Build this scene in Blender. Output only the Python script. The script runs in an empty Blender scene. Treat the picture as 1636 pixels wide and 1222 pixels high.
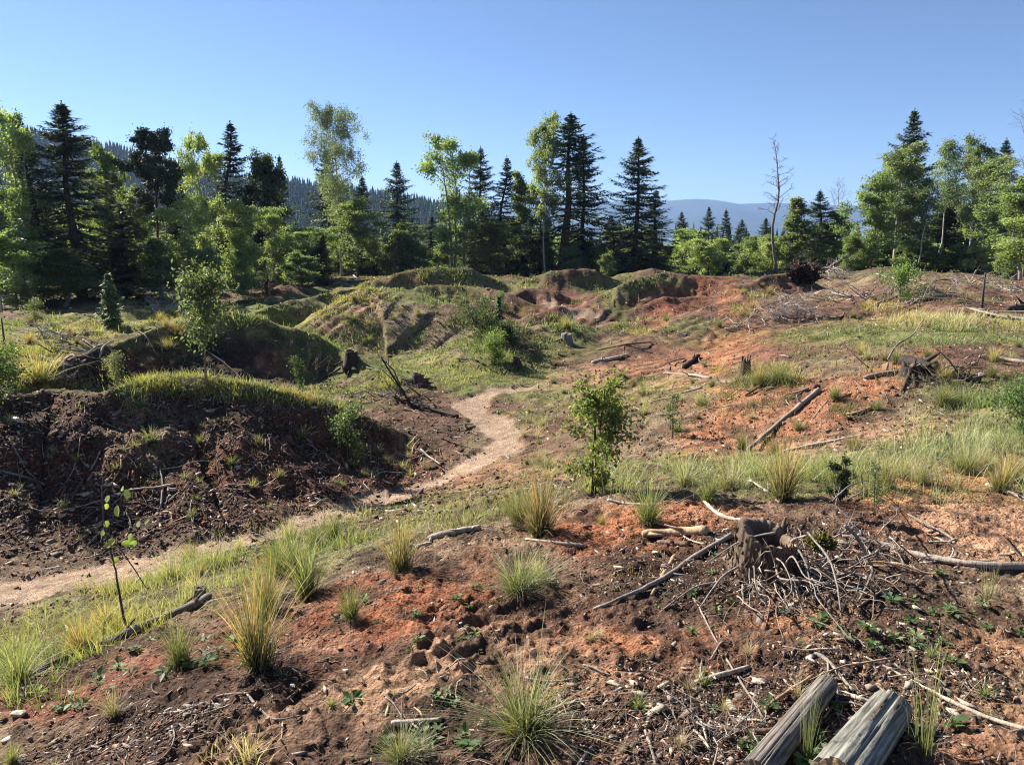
import bpy, math, random
import numpy as np
from mathutils import Vector, Matrix

SC = bpy.context.scene
COL = SC.collection
# ------------------------------------------------------------------ camera, sky, sun, exposure
CAM_Z = 1.6
F = 1236.0
PITCH = math.atan((611 - 385) / F)
ct, st = math.cos(PITCH), math.sin(PITCH)
cam_d = bpy.data.cameras.new('camera')
cam = bpy.data.objects.new('camera', cam_d)
COL.objects.link(cam)
cam.location = (0, 0, CAM_Z)
cam.rotation_euler = (math.pi / 2 - PITCH, 0, 0)
cam_d.sensor_width = 36.0
cam_d.lens = 36.0 * F / 1636.0
cam_d.clip_start = 0.05
cam_d.clip_end = 30000
SC.camera = cam

SUN_EL = math.radians(35)
SUN_AZ = math.radians(-56)          # from +Y, negative = left
world = bpy.data.worlds.new('World')
SC.world = world
world.use_nodes = True
wn = world.node_tree
wn.nodes.clear()
sky = wn.nodes.new('ShaderNodeTexSky')
sky.sky_type = 'NISHITA'
sky.sun_disc = False
sky.sun_elevation = SUN_EL
sky.sun_rotation = SUN_AZ
sky.altitude = 2200
sky.air_density = 0.9
sky.dust_density = 0.4
sky.ozone_density = 4.5
bg = wn.nodes.new('ShaderNodeBackground')
bg.inputs['Strength'].default_value = 0.05
wo = wn.nodes.new('ShaderNodeOutputWorld')
wn.links.new(sky.outputs[0], bg.inputs['Color'])
wn.links.new(bg.outputs[0], wo.inputs['Surface'])

sd = bpy.data.lights.new('sun', 'SUN')
sd.energy = 5.0
sd.angle = math.radians(0.5)
sd.color = (1.0, 0.93, 0.82)
so = bpy.data.objects.new('sun', sd)
COL.objects.link(so)
sdir = Vector((math.sin(SUN_AZ) * math.cos(SUN_EL), math.cos(SUN_AZ) * math.cos(SUN_EL), math.sin(SUN_EL)))
so.rotation_euler = (-sdir).to_track_quat('-Z', 'Y').to_euler()
so.location = (-20, 10, 30)

SC.view_settings.view_transform = 'Standard'
SC.view_settings.look = 'None'
SC.view_settings.exposure = 1.55
SC.view_settings.gamma = 1.0
SC.render.engine = 'CYCLES'
SC.cycles.max_bounces = 6
SC.cycles.diffuse_bounces = 3
SC.cycles.transmission_bounces = 3
SC.cycles.transparent_max_bounces = 8
SC.cycles.volume_bounces = 0
SC.cycles.use_denoising = True
SC.cycles.denoising_prefilter = 'NONE'
SC.cycles.filter_width = 1.1
SC.cycles.sample_clamp_indirect = 4.0

rng = np.random.default_rng(7)

# ------------------------------------------------------------------ noise
def _hash(ix, iy, seed):
    n = (ix.astype(np.int64) * 374761393 + iy.astype(np.int64) * 668265263 + seed * 974634777) & 0xffffffff
    n = ((n ^ (n >> 13)) * 1274126177) & 0xffffffff
    n = (n ^ (n >> 16)) & 0xffff
    return n.astype(np.float32) / 32767.5 - 1.0

def noise(x, y, seed=0):
    ix = np.floor(x); iy = np.floor(y)
    fx = (x - ix).astype(np.float32); fy = (y - iy).astype(np.float32)
    ux = fx * fx * (3 - 2 * fx); uy = fy * fy * (3 - 2 * fy)
    a = _hash(ix, iy, seed); b = _hash(ix + 1, iy, seed)
    c = _hash(ix, iy + 1, seed); d = _hash(ix + 1, iy + 1, seed)
    return (a + (b - a) * ux) * (1 - uy) + (c + (d - c) * ux) * uy

def fbm(x, y, oct=4, seed=0, gain=0.5):
    r = 0; a = 1.0; t = 0
    for i in range(oct):
        c, s = math.cos(i * 1.1), math.sin(i * 1.1)
        r = r + a * noise((x * c - y * s) * 2 ** i + 17.3 * i, (x * s + y * c) * 2 ** i - 9.1 * i, seed + i)
        t += a; a *= gain
    return r / t * 1.6

def sstep(a, b, x):
    t = np.clip((x - a) / (b - a), 0, 1)
    return t * t * (3 - 2 * t)

# ------------------------------------------------------------------ projection helpers
def q_of(py):
    v = -(py - 611) / F
    return (st - v * ct) / (ct + v * st)
def u_of(px, py):
    v = -(py - 611) / F
    return (px - 818) / F / (ct + v * st)
def to3(px, py, d):
    return (u_of(px, py) * d, d, CAM_Z - q_of(py) * d)
def project(x, y, z):
    dz = CAM_Z - z
    fwd = y * ct + dz * st
    up = -dz * ct + y * st
    return 818 + F * x / fwd, 611 - F * up / fwd

# ------------------------------------------------------------------ terrain: base surface
CTRL = {   # distance : heights at px -400,0,200,400,600,818,1000,1200,1400,1636,2000
 0.7: (-.10,-.03,-.01,0,0,0,0,0,.02,.03,.04),
 1.5: (-.22,-.10,-.05,-.02,0,0,0,.01,.03,.04,.05),
 2.2: (-.35,-.18,-.10,-.05,-.02,0,0,.01,.03,.05,.06),
 3:   (-.55,-.36,-.25,-.14,-.05,-.01,0,.03,.04,.06,.08),
 4:   (-.95,-.72,-.52,-.32,-.15,-.06,-.02,.02,.02,.05,.08),
 5:   (-1.3,-1.15,-.95,-.70,-.42,-.22,-.10,-.05,-.01,0,.05),
 6.5: (-1.5,-1.45,-1.40,-1.22,-.92,-.58,-.44,-.44,-.26,-.10,0),
 8.5: (-1.6,-1.6,-1.66,-1.62,-1.45,-1.15,-.95,-.80,-.50,-.20,0),
 11: (-1.4,-1.5,-1.6,-1.7,-1.72,-1.48,-1.05,-.50,-.12,-.08,-.1),
 14: (-1.0,-1.1,-1.25,-1.3,-1.5,-1.5,-1.2,-.62,-.24,-.14,-.1),
 18: (-.8,-.85,-.9,-1.15,-1.4,-1.3,-1.15,-.65,-.2,-.16,-.1),
 24: (-.8,-.85,-.9,-1.3,-1.45,-1.35,-1.2,-.70,-.22,-.15,-.1),
 32: (-1.0,-1.1,-1.0,-1.3,-1.3,-1.3,-1.15,-.75,-.35,-.3,-.3),
 45:  (-1.1,-1.2,-1.1,-1.0,-.95,-.9,-.8,-.6,-.35,-.5,-.5),
 60:  (-1.2,-1.3,-1.2,-1.2,-1.1,-1.1,-1.1,-1.0,-.8,-.9,-.9),
 90:  (-1.5,-1.5,-1.8,-2,-2,-2.4,-2.6,-2.6,-2.0,-1.5,-1.5),
 200: (2,-1,-3,-5,-8,-10,-12,-12,-10,-6,-5),
 700: (0,-5,-10,-20,-25,-30,-35,-35,-35,-30,-30),
 3000:(-60,-60,-60,-60,-60,-60,-60,-60,-60,-60,-60),
 12000:(-60,-60,-60,-60,-60,-60,-60,-60,-60,-60,-60),
}
CPX = (-400,0,200,400,600,818,1000,1200,1400,1636,2000)
pts = []
for d, zs in CTRL.items():
    for px, z in zip(CPX, zs):
        fwd = d * ct + (CAM_Z - z) * st
        pts.append(((px - 818) / F * fwd / d, math.log(d), (CAM_Z - z) / d))
pts = np.array(pts)
def _tps(r2):
    return 0.5 * r2 * np.log(r2 + 1e-9)
def _fit(p):
    n = len(p)
    r2 = (p[:, None, 0] - p[None, :, 0]) ** 2 + (p[:, None, 1] - p[None, :, 1]) ** 2
    A = np.zeros((n + 3, n + 3)); A[:n, :n] = _tps(r2) + np.eye(n) * 2e-4
    P = np.stack([np.ones(n), p[:, 0], p[:, 1]], 1)
    A[:n, n:] = P; A[n:, :n] = P.T
    return np.linalg.solve(A, np.concatenate([p[:, 2], np.zeros(3)]))
WTS = _fit(pts)
def base_h(u, l):
    out = np.empty(u.shape)
    uf, lf, of = u.ravel(), l.ravel(), out.ravel()
    for s in range(0, len(uf), 60000):
        a, b = uf[s:s + 60000, None], lf[s:s + 60000, None]
        r2 = (a - pts[:, 0]) ** 2 + (b - pts[:, 1]) ** 2
        of[s:s + 60000] = _tps(r2) @ WTS[:-3] + WTS[-3] + WTS[-2] * a[:, 0] + WTS[-1] * b[:, 0]
    return out

# ------------------------------------------------------------------ berms (crest px, py, distance); front slope, back slope, crest rounding
RIDGES = [
 ([(-300,655,9.0),(0,628,9.5),(80,612,10.2),(150,628,9.9),(185,624,10.0),(230,611,10.5),(300,609,10.9),(380,620,10.8),(450,632,11.0),(520,641,11.5),(580,664,11.8),(630,690,12.0),(690,716,12.0),(750,738,11.6)], 27, 28, .14),
 ([(60,592,12.5),(130,560,14),(200,543,15),(280,520,16),(370,505,16.8),(420,505,17),(480,525,17.2),(540,558,17),(600,600,15.8),(640,640,14.6)], 33, 26, .12),
 ([(405,500,23),(470,480,25),(530,465,26.5),(570,462,28)], 34, 22, .2),
 ([(470,528,20.5),(520,495,21.2),(580,462,22.3),(650,462,22.3),(720,480,21.6),(765,508,20.8),(835,548,19.2)], 25, 28, .25),
 ([(600,448,37),(650,434,38),(690,426,38.5),(740,425,39),(775,438,39.5),(800,450,40)], 36, 30, .25),
 ([(845,443,40),(880,432,40),(905,430,40),(950,430,41),(985,447,42)], 38, 30, .2),
 ([(940,478,29),(985,462,29),(1030,446,29.5),(1070,438,30),(1110,440,30),(1150,452,29.5),(1190,468,28)], 31, 22, .2),
 ([(800,476,31),(840,462,32),(890,466,32),(930,482,32)], 34, 22, .2),
 ([(1190,455,30),(1225,440,30.5),(1262,436,31),(1300,450,31)], 40, 30, .2),
 ([(1385,440,46),(1425,426,47),(1480,440,47)], 25, 25, .5),
 ([(1180,510,24),(1250,478,25),(1330,478,26)], 14, 14, .6),
 ([(1215,462,26),(1150,484,23.5),(1080,512,21),(1010,545,19),(960,575,17.5)], 27, 20, .25),
 ([(1000,498,26),(1060,478,26.5),(1120,470,27),(1175,482,26)], 32, 26, .2),
 ([(640,470,30),(700,452,31),(760,458,31),(800,468,30)], 30, 26, .25),
 ([(860,500,25),(900,488,26),(960,492,26)], 30, 26, .2),
 ([(780,550,18.6),(840,528,19.5),(900,515,20.5),(960,520,21)], 20, 20, .4),
]
def polydist(x, y, P):
    """distance to polyline, param value z, signed side (positive = far side)"""
    best = np.full(x.shape, 1e9); zz = np.zeros(x.shape); sg = np.zeros(x.shape); along = np.zeros(x.shape)
    acc = 0
    for a, b in zip(P[:-1], P[1:]):
        dx, dy = b[0] - a[0], b[1] - a[1]
        L2 = dx * dx + dy * dy; L = math.sqrt(L2)
        t = np.clip(((x - a[0]) * dx + (y - a[1]) * dy) / L2, 0, 1)
        ex, ey = x - (a[0] + t * dx), y - (a[1] + t * dy)
        dd = ex * ex + ey * ey
        m = dd < best
        best = np.where(m, dd, best)
        zz = np.where(m, a[2] + t * (b[2] - a[2]), zz)
        sg = np.where(m, (dx * ey - dy * ex) / L, sg)
        along = np.where(m, acc + t * L, along)
        acc += L
    return np.sqrt(best), zz, sg, along
R3D = [([to3(*p) for p in r], f, b, c, lp) for (r, f, b, c), lp in zip(RIDGES, [.17, .24, .12, .02, .15, .2, .2, .2, .2, .1, 0, .10, .12, .12, .1, .08])]

# path polylines (px, py) later projected on the base
PATHS_PX = [([(-260,1010),(-100,965),(0,940),(150,912),(300,885),(450,848),(600,800),(700,765),(785,725),(812,692),(778,668),(745,645),(785,624),(840,618)], .31),
            ([(840,618),(930,622),(1010,622),(1110,616),(1250,600)], .15),
            ([(880,482),(910,492),(960,505)], .3)]
# groove sets: centre line (px,py)->(px,py), half width m, period m, depth m
GROOVES_PX = [([(250,1215),(420,1130),(600,1060),(720,1010),(860,950)], .30, .10, .012),
              ([(330,1222),(560,1120),(700,1060),(800,1030)], .18, .09, .010),
              ([(495,528),(540,500),(585,470)], .8, .30, .022),
              ([(985,508),(1050,475),(1110,447)], 1.7, .42, .035),
              ([(970,600),(1090,545),(1190,500)], 1.2, .36, .018),
              ([(900,622),(1060,590),(1180,575)], .7, .26, .02)]

_rh = np.random.default_rng(41)
HEAPS = [(u_ * y_, y_, h_, r_) for u_, y_, h_, r_ in zip(_rh.uniform(-.45, .6, 90), _rh.uniform(19, 52, 90), _rh.uniform(.10, .34, 90), _rh.uniform(.8, 2.2, 90))]
def large_h(x, y):
    u = x / y; l = np.log(y)
    z = CAM_Z - base_h(u, l) * y
    w = np.clip(y / 12, .25, 1) * (y < 120)
    z = z + w * (0.10 * fbm(x / 3.1, y / 3.1, 2, 5) * sstep(3, 9, y) + 0.05 * fbm(x / 1.1, y / 1.1, 3, 11))
    m = (y > 16) & (y < 60)
    if m.any():
        xm, ym = x[m], y[m]
        z[m] += sstep(16, 20, ym) * sstep(60, 48, ym) * (.16 * (1 - np.abs(fbm(xm / 2.2, ym / 2.2, 3, 19))) ** 3 + .08 * fbm(xm / .9, ym / .9, 3, 21) - .08)
        for hx_, hy_, hh_, hr_ in HEAPS:
            q2 = ((xm - hx_) ** 2 + (ym - hy_) ** 2) / hr_ ** 2 * (1 + .5 * fbm(xm / hr_ + hx_, ym / hr_, 2, 23))
            z[m] += hh_ * np.exp(-q2 * 1.6)
    for P, fs, bs, rr, lipd in R3D:
        xs = [p[0] for p in P]; ys = [p[1] for p in P]
        m = (x > min(xs) - 9) & (x < max(xs) + 9) & (y > min(ys) - 9) & (y < max(ys) + 9)
        if not m.any():
            continue
        xm, ym = x[m], y[m]
        dist, zc, sg, al = polydist(xm, ym, P)
        wf = sstep(.45, -.45, sg / (dist + 1e-6))
        dist = dist * (1 + .13 * fbm(xm / 1.4, ym / 1.4, 3, 31))
        dl = math.hypot(P[-1][0] - P[0][0], P[-1][1] - P[0][1]); al = (xm * (P[-1][0] - P[0][0]) + ym * (P[-1][1] - P[0][1])) / dl
        k = math.tan(math.radians(bs)) * (1 - wf) + math.tan(math.radians(fs)) * wf
        lip = lipd * wf * (1 - np.exp(-np.maximum(dist - .12 * rr, 0) / .14)) * np.clip(.9 + .9 * fbm(xm / .7, ym / .7, 3, 33), .15, 1.7)
        h = zc + .06 * fbm(al / 1.3, al * 0, 2, 35) - lip + rr * k - k * np.sqrt(dist * dist + rr * rr) + (.025 + .035 * (ym > 14)) * fbm(xm / .7, ym / .7, 4, 37)
        sc_ = np.clip(ym / 22, .5, 1.6)
        h = h - .08 * min(1, lipd / .12) * sc_ * (.3 + .7 * wf) * sstep(.1, .9 * sc_, dist) * (1 - np.abs(noise(al / (.42 * sc_) + .5 * noise(xm, ym, 3), dist * .35, 39))) ** 2.5
        b = z[m]
        kk = .45
        hh = np.maximum(kk - np.abs(h - b), 0) / kk
        z[m] = np.maximum(h, b) + hh * hh * kk / 4
    return z
# ------------------------------------------------------------------ ground sheet (fan-shaped tessellation, fine near the camera)
UMAX = 1.2
NU = 1150
LD = np.concatenate([np.linspace(math.log(.7), math.log(60), 1150), np.linspace(math.log(60), math.log(14000), 90)[1:]])
UU = np.linspace(-UMAX, UMAX, NU)
U, L = np.meshgrid(UU, LD)
Y = np.exp(L); X = U * Y
Z = large_h(X, Y)

def zlook(x, y, G=None):
    G = Z if G is None else G
    x = np.asarray(x, float); y = np.maximum(np.asarray(y, float), .71)
    fu = np.clip((x / y + UMAX) / (2 * UMAX) * (NU - 1), 0, NU - 1.001)
    fl = np.clip(np.interp(np.log(y), LD, np.arange(len(LD))), 0, len(LD) - 1.001)
    iu = fu.astype(int); il = fl.astype(int); a = fu - iu; b = fl - il
    return (G[il, iu] * (1 - a) + G[il, iu + 1] * a) * (1 - b) + (G[il + 1, iu] * (1 - a) + G[il + 1, iu + 1] * a) * b

_S = np.exp(np.linspace(math.log(.9), math.log(400), 2600))
def hit(px, py, dmin=0):
    """first point where the line of sight through a photo pixel meets the ground"""
    q, u = q_of(py), u_of(px, py)
    s = _S[_S > dmin]
    zr = CAM_Z - q * s
    g = zlook(u * s, s)
    k = np.nonzero(zr <= g)[0]
    i = k[0] if len(k) else len(s) - 1
    d = s[i]
    if i > 0:
        a0 = zr[i - 1] - g[i - 1]; a1 = zr[i] - g[i]
        t = a0 / (a0 - a1) if a0 != a1 else 0
        d = s[i - 1] + t * (s[i] - s[i - 1])
    x = u * d
    return Vector((x, d, float(zlook(x, d))))
def at(px, d):
    """ground point at distance d in the direction of photo column px"""
    z = -.5
    for _ in range(4):
        fwd = d * ct + (CAM_Z - z) * st
        x = (px - 818) / F * fwd
        z = float(zlook(x, d))
    return Vector((x, d, z))

PATH3 = [([tuple(hit(*p)) for p in pl], w) for pl, w in PATHS_PX]
GROOVE3 = [([tuple(hit(*p)) for p in pl], w, per, dep) for pl, w, per, dep in GROOVES_PX]

pathw = np.zeros(Z.shape)
for pl, w in PATH3:
    m = (Y < 60) & (Y > 1)
    dist, zc, sg, al = polydist(X[m], Y[m], pl)
    dist = dist / np.interp(Y[m], [7, 10, 16], [1.5, 1.05, .85]) + .15 * fbm(X[m] / .4, Y[m] / .4, 4, 51)
    pathw[m] = np.maximum(pathw[m], sstep(w * 1.35, w * .75, dist))
groovew = np.zeros(Z.shape)
for gi, (pl, w, per, dep) in enumerate(GROOVE3):
    xs = [p[0] for p in pl]; ys = [p[1] for p in pl]
    m = (X > min(xs) - 2) & (X < max(xs) + 2) & (Y > min(ys) - 2) & (Y < max(ys) + 2)
    dist, zc, sg, al = polydist(X[m], Y[m], pl)
    ww = sstep(w, w * .75, dist + .12 * w * fbm(X[m] / .3, Y[m] / .3, 2, 57 + gi)) * sstep(-.35, .1, fbm(X[m] / (w * 2), Y[m] / (w * 2), 2, 61 + gi))
    g = np.sin(sg / per * 2 * math.pi + .8 * fbm(X[m] / .4, Y[m] / .4, 2, 63))
    if gi < 2:
        g = g * (.6 + .6 * fbm(X[m] / .06, Y[m] / .06, 2, 65)) + .8 * fbm(X[m] / .05, Y[m] / .05, 2, 67) + .25 * np.sin(al / .04 * 6.283 + sg * 25 + 2 * fbm(X[m] / .1, Y[m] / .1, 2, 69))
    Z[m] += ww * g * dep
    groovew[m] = np.maximum(groovew[m], ww * (.5 - .5 * g))

PXg, PYg = project(X, Y, Z)
wob1 = fbm(U * 22, L * 22, 4, 71); wob2 = fbm(U * 22 + 50, L * 22, 4, 73)
wA = fbm(X / .7, Y / .7, 4, 75); wB = fbm(X / .16, Y / .16, 3, 77); wC = fbm(X / 2.5, Y / 2.5, 3, 79)

def zone(cx, cy, rx, ry, ang=0, soft=.45):
    c, s = math.cos(math.radians(ang)), math.sin(math.radians(ang))
    dx, dy = PXg - cx, PYg - cy
    a = (dx * c + dy * s) / rx; b = (-dx * s + dy * c) / ry
    r = np.sqrt(a * a + b * b) + .30 * wob1 + .16 * wA
    return sstep(1 + soft, 1 - soft, r)

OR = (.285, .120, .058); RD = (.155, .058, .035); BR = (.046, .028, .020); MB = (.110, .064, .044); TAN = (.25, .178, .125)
GT = (.19, .145, .092); GR = (.100, .120, .034); YG = (.185, .175, .050); DK = (.028, .018, .013); SALM = (.34, .20, .125)
col = np.zeros(Z.shape + (3,), np.float32)
col[:] = MB
def lay(c, w):
    w = np.clip(w, 0, 1)[..., None].astype(np.float32)
    col[:] = col * (1 - w) + np.array(c, np.float32) * w
lay(GT, sstep(-.2, .5, wC) * .6)
lay(GR, sstep(9, 16, Y) * sstep(-.1, .45, wC + .5 * wA) * .75)
lay(GR, sstep(45, 60, Y) * .8)
# name, colour, pixel ellipse (cx, cy, rx, ry, angle), strength
ZONES = [
 (GR,750,580,150,55,0,.8),(GR,600,560,90,35,10,.5),(GT,640,520,130,45,10,.8),(GT,700,500,70,35,20,.5),
 (YG,150,540,330,45,-5,.8),(YG,90,600,120,28,0,.7),(GR,250,505,160,16,-5,.6),(GR,470,515,120,12,28,.9),(GR,560,565,60,10,33,.9),
 (YG,560,475,110,14,-25,.8),(GR,680,468,100,14,5,.8),(YG,520,445,150,10,0,.5),(GR,480,480,90,14,-14,.8),
 (SALM,560,500,60,30,-35,.8),(MB,610,445,90,10,0,.6),
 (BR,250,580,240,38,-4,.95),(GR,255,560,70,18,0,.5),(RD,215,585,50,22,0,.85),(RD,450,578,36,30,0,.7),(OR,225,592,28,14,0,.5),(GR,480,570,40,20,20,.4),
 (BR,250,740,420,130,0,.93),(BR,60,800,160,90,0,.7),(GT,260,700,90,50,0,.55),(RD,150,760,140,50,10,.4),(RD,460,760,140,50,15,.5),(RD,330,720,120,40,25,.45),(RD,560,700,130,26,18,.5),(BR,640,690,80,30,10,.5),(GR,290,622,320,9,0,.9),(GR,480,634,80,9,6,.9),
 (MB,690,650,60,30,15,.8),
 (OR,1090,580,150,34,-15,.75),(OR,1180,520,90,26,-40,.7),(SALM,1000,600,110,20,-5,.7),(OR,1165,478,16,26,25,1.),(OR,1060,500,70,14,-35,.6),(RD,1090,470,90,26,-20,.85),
 (RD,890,490,70,22,0,.6),(RD,940,438,34,9,0,.8),(MB,1020,545,90,20,0,.6),(RD,1250,555,60,20,0,.5),
 (MB,1390,470,240,22,0,.7),(GT,1450,445,200,12,0,.5),(GR,1450,540,220,16,0,.75),(YG,1500,515,150,12,0,.8),(MB,1450,560,200,12,0,.6),(GR,1350,530,70,10,0,.7),
 (OR,1240,670,150,60,-15,.95),(SALM,1240,700,110,50,-20,.6),(RD,1330,660,90,30,-20,.7),(OR,1400,620,90,22,-30,.8),(SALM,1440,690,120,26,-10,.7),(OR,1180,620,60,14,0,.6),(OR,1120,690,60,40,-30,.4),
 (GR,1560,650,120,50,0,.5),(GR,1300,765,380,30,3,.85),(GR,1500,740,170,35,0,.7),(GR,1100,620,120,16,0,.35),
 (OR,800,770,120,30,-10,.5),(GR,760,800,160,28,-8,.5),(MB,900,700,130,40,0,.5),(GR,980,640,100,20,0,.3),
 (BR,1150,900,180,60,0,.6),(RD,980,850,120,36,0,.95),(OR,1000,840,90,26,0,.6),(OR,1130,820,80,20,0,.8),(RD,660,960,170,62,-14,.95),(RD,560,1020,190,60,-12,.8),(OR,640,990,90,30,-12,.35),(BR,870,950,130,40,0,.6),
 (GR,140,1000,190,60,-22,.6),(GR,430,890,230,50,-14,.6),(RD,180,1080,230,36,-14,.75),(RD,60,1130,120,26,0,.6),
 (SALM,560,1120,270,50,-24,.6),(SALM,780,1040,130,40,-20,.35),(BR,260,1180,230,50,-15,.8),(BR,660,1180,210,50,-10,.7),
 (OR,960,1040,150,60,10,.75),(SALM,900,1090,120,50,0,.5),(OR,1120,1040,110,40,0,.7),(OR,1300,990,100,40,10,.85),(BR,1330,900,180,60,0,.9),(BR,1100,950,150,50,0,.8),
 (OR,1520,820,170,60,8,.9),(SALM,1560,860,140,50,8,.5),(OR,1590,1030,90,60,0,.8),(BR,1450,980,150,60,0,.75),(BR,1130,1150,200,80,0,.75),(BR,1420,1080,180,60,0,.6),(OR,1600,1180,90,60,0,.7),
]
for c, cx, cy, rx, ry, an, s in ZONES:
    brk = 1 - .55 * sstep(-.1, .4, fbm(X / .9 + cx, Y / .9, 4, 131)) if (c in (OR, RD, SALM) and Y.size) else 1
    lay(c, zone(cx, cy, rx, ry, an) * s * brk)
for e_, s_ in (((560, 1110, 300, 40, -24), .75), ((800, 1035, 130, 26, -20), .5), ((1560, 850, 150, 46, 8), .5), ((950, 1060, 130, 50, 5), .45), ((1290, 990, 90, 34, 10), .5), ((1250, 690, 120, 46, -20), .5)):
    lay((.26, .155, .095), zone(*e_) * s_ * sstep(.5, -.2, fbm(X / .35, Y / .35, 3, 133)))
lay((.23, .090, .042), zone(640, 965, 150, 50, -14) * .55 + zone(980, 850, 120, 34, 0) * .6 + zone(1240, 665, 130, 50, -18) * .45)
lay(TAN, pathw * .95)
lay(BR, groovew * .55)
lay(SALM, (groovew > .02) * .0)
# mottling of the soil by its own material: darker humus and paler dry crumbs
near = sstep(14, 4, Y)
lay(BR, sstep(.0, .5, wB + .45 * wA) * (.50 + .25 * near) * (1 - pathw * .7))
lay(DK, sstep(.45, .8, fbm(X / .30, Y / .30, 4, 83)) * .5 * (1 - pathw))
lay(SALM, sstep(.5, .85, fbm(X / .22 + 9, Y / .22, 4, 85)) * .35)
col *= (1 + .22 * fbm(X / .06, Y / .06, 2, 87) * sstep(20, 5, Y))[..., None]

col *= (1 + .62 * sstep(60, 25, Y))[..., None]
# fine relief: clods, crumbs, footprints
smooth = 1 - .75 * pathw
fine = (.026 * fbm(X / .28, Y / .28, 3, 91) * sstep(60, 20, Y)
        + .015 * np.abs(fbm(X / .10, Y / .10, 3, 93)) * sstep(25, 8, Y)
        - .012 * sstep(.35, .8, fbm(X / .12 + 4, Y / .12, 2, 95)) * sstep(20, 6, Y)
        + .009 * fbm(X / .035, Y / .035, 2, 97) * sstep(7, 4, Y))
Z += fine * smooth
Z -= pathw * .05 * (Y < 30)
PXg, PYg = project(X, Y, Z)
# which ground vertices the camera sees (only used to choose where grass is dense enough to matter)
sl = (Z - CAM_Z) / Y
cm = np.maximum.accumulate(sl, axis=0)
VIS = sl >= cm - .002

# ------------------------------------------------------------------ mesh helpers
def mesh_np(name, V, Fs, colr=None, mat=None, smooth=False):
    """V (n,3); Fs = list of (m,k) int arrays; colr (n,3) vertex colours"""
    me = bpy.data.meshes.new(name)
    V = np.asarray(V, np.float32)
    me.vertices.add(len(V)); me.vertices.foreach_set('co', V.ravel())
    loops = np.concatenate([f.ravel() for f in Fs]).astype(np.int32)
    tot = np.concatenate([np.full(len(f), f.shape[1], np.int32) for f in Fs])
    start = np.concatenate([[0], np.cumsum(tot)[:-1]]).astype(np.int32)
    me.loops.add(len(loops)); me.loops.foreach_set('vertex_index', loops)
    me.polygons.add(len(tot)); me.polygons.foreach_set('loop_start', start); me.polygons.foreach_set('loop_total', tot)
    if smooth:
        me.polygons.foreach_set('use_smooth', np.ones(len(tot), bool))
    if colr is not None:
        a = me.color_attributes.new('col', 'FLOAT_COLOR', 'POINT')
        c4 = np.ones((len(V), 4), np.float32); c4[:, :3] = colr
        a.data.foreach_set('color', c4.ravel())
    me.update(calc_edges=True)
    if mat:
        me.materials.append(mat)
    return me

def link(name, me, parent=None, loc=None):
    o = bpy.data.objects.new(name, me); COL.objects.link(o)
    if parent is not None: o.parent = parent
    if loc is not None: o.location = loc
    return o
def tag(o, label=None, cat=None, group=None, kind=None):
    if label: o['label'] = label
    if cat: o['category'] = cat
    if group: o['group'] = group
    if kind: o['kind'] = kind
    return o
def empty(name, loc):
    o = bpy.data.objects.new(name, None); COL.objects.link(o); o.location = loc; o.empty_display_size = .1
    return o
def copy_tree(o, parent=None):
    c = o.copy(); COL.objects.link(c); c.parent = parent
    for k in ('label', 'category'):
        if parent is None and k in c: del c[k]
    for ch in o.children:
        copy_tree(ch, c)
    return c

class Geo:
    """collects numpy geometry with colours"""
    def __init__(s): s.V = []; s.F = {}; s.C = []; s.n = 0
    def add(s, V, Fs, c):
        V = np.asarray(V, float).reshape(-1, 3)
        for f in Fs:
            f = np.asarray(f)
            s.F.setdefault(f.shape[1], []).append(f + s.n)
        s.V.append(V)
        c = np.asarray(c, float)
        s.C.append(np.broadcast_to(c, (len(V), 3)) if c.ndim == 1 else c)
        s.n += len(V)
    def tube(s, P, R, c, k=6, cap=True):
        P = np.asarray(P, float); R = np.asarray(R, float); n = len(P)
        T = np.gradient(P, axis=0); T /= np.linalg.norm(T, axis=1)[:, None] + 1e-9
        ref = np.where(np.abs(T[:, 2:3]) > .9, [[1., 0, 0]], [[0, 0, 1.]])
        A = np.cross(T, ref); A /= np.linalg.norm(A, axis=1)[:, None] + 1e-9
        B = np.cross(T, A)
        th = np.arange(k) * 2 * math.pi / k
        V = P[:, None] + R[:, None, None] * (A[:, None] * np.cos(th)[None, :, None] + B[:, None] * np.sin(th)[None, :, None])
        i = np.arange(n - 1)[:, None] * k; j = np.arange(k)[None]
        j2 = (j + 1) % k
        Fq = np.stack([i + j, i + j2, i + k + j2, i + k + j], -1).reshape(-1, 4)
        Fs = [Fq]
        if cap:
            Fs += [np.arange(k)[None, ::-1], (np.arange(k) + (n - 1) * k)[None]]
        c = np.asarray(c, float)
        cc = np.repeat(c, k, axis=0) if c.ndim == 2 else c
        s.add(V.reshape(-1, 3), Fs, cc)
    def mesh(s, name, mat, smooth=False):
        V = np.concatenate(s.V); C = np.concatenate(s.C)
        Fs = [np.concatenate(f) for f in s.F.values()]
        return mesh_np(name, V, Fs, C, mat, smooth)

# ------------------------------------------------------------------ materials
def mat_new(name):
    m = bpy.data.materials.new(name); m.use_nodes = True
    nt = m.node_tree; nt.nodes.clear()
    out = nt.nodes.new('ShaderNodeOutputMaterial')
    return m, nt, out
def N(nt, t, **kw):
    n = nt.nodes.new(t)
    for k, v in kw.items(): setattr(n, k, v)
    return n
def mathn(nt, op, a, b=None, c=None):
    n = nt.nodes.new('ShaderNodeMath'); n.operation = op
    for i, v in enumerate((a, b, c)):
        if v is None: continue
        if isinstance(v, (int, float)): n.inputs[i].default_value = v
        else: nt.links.new(v, n.inputs[i])
    return n.outputs[0]

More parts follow.
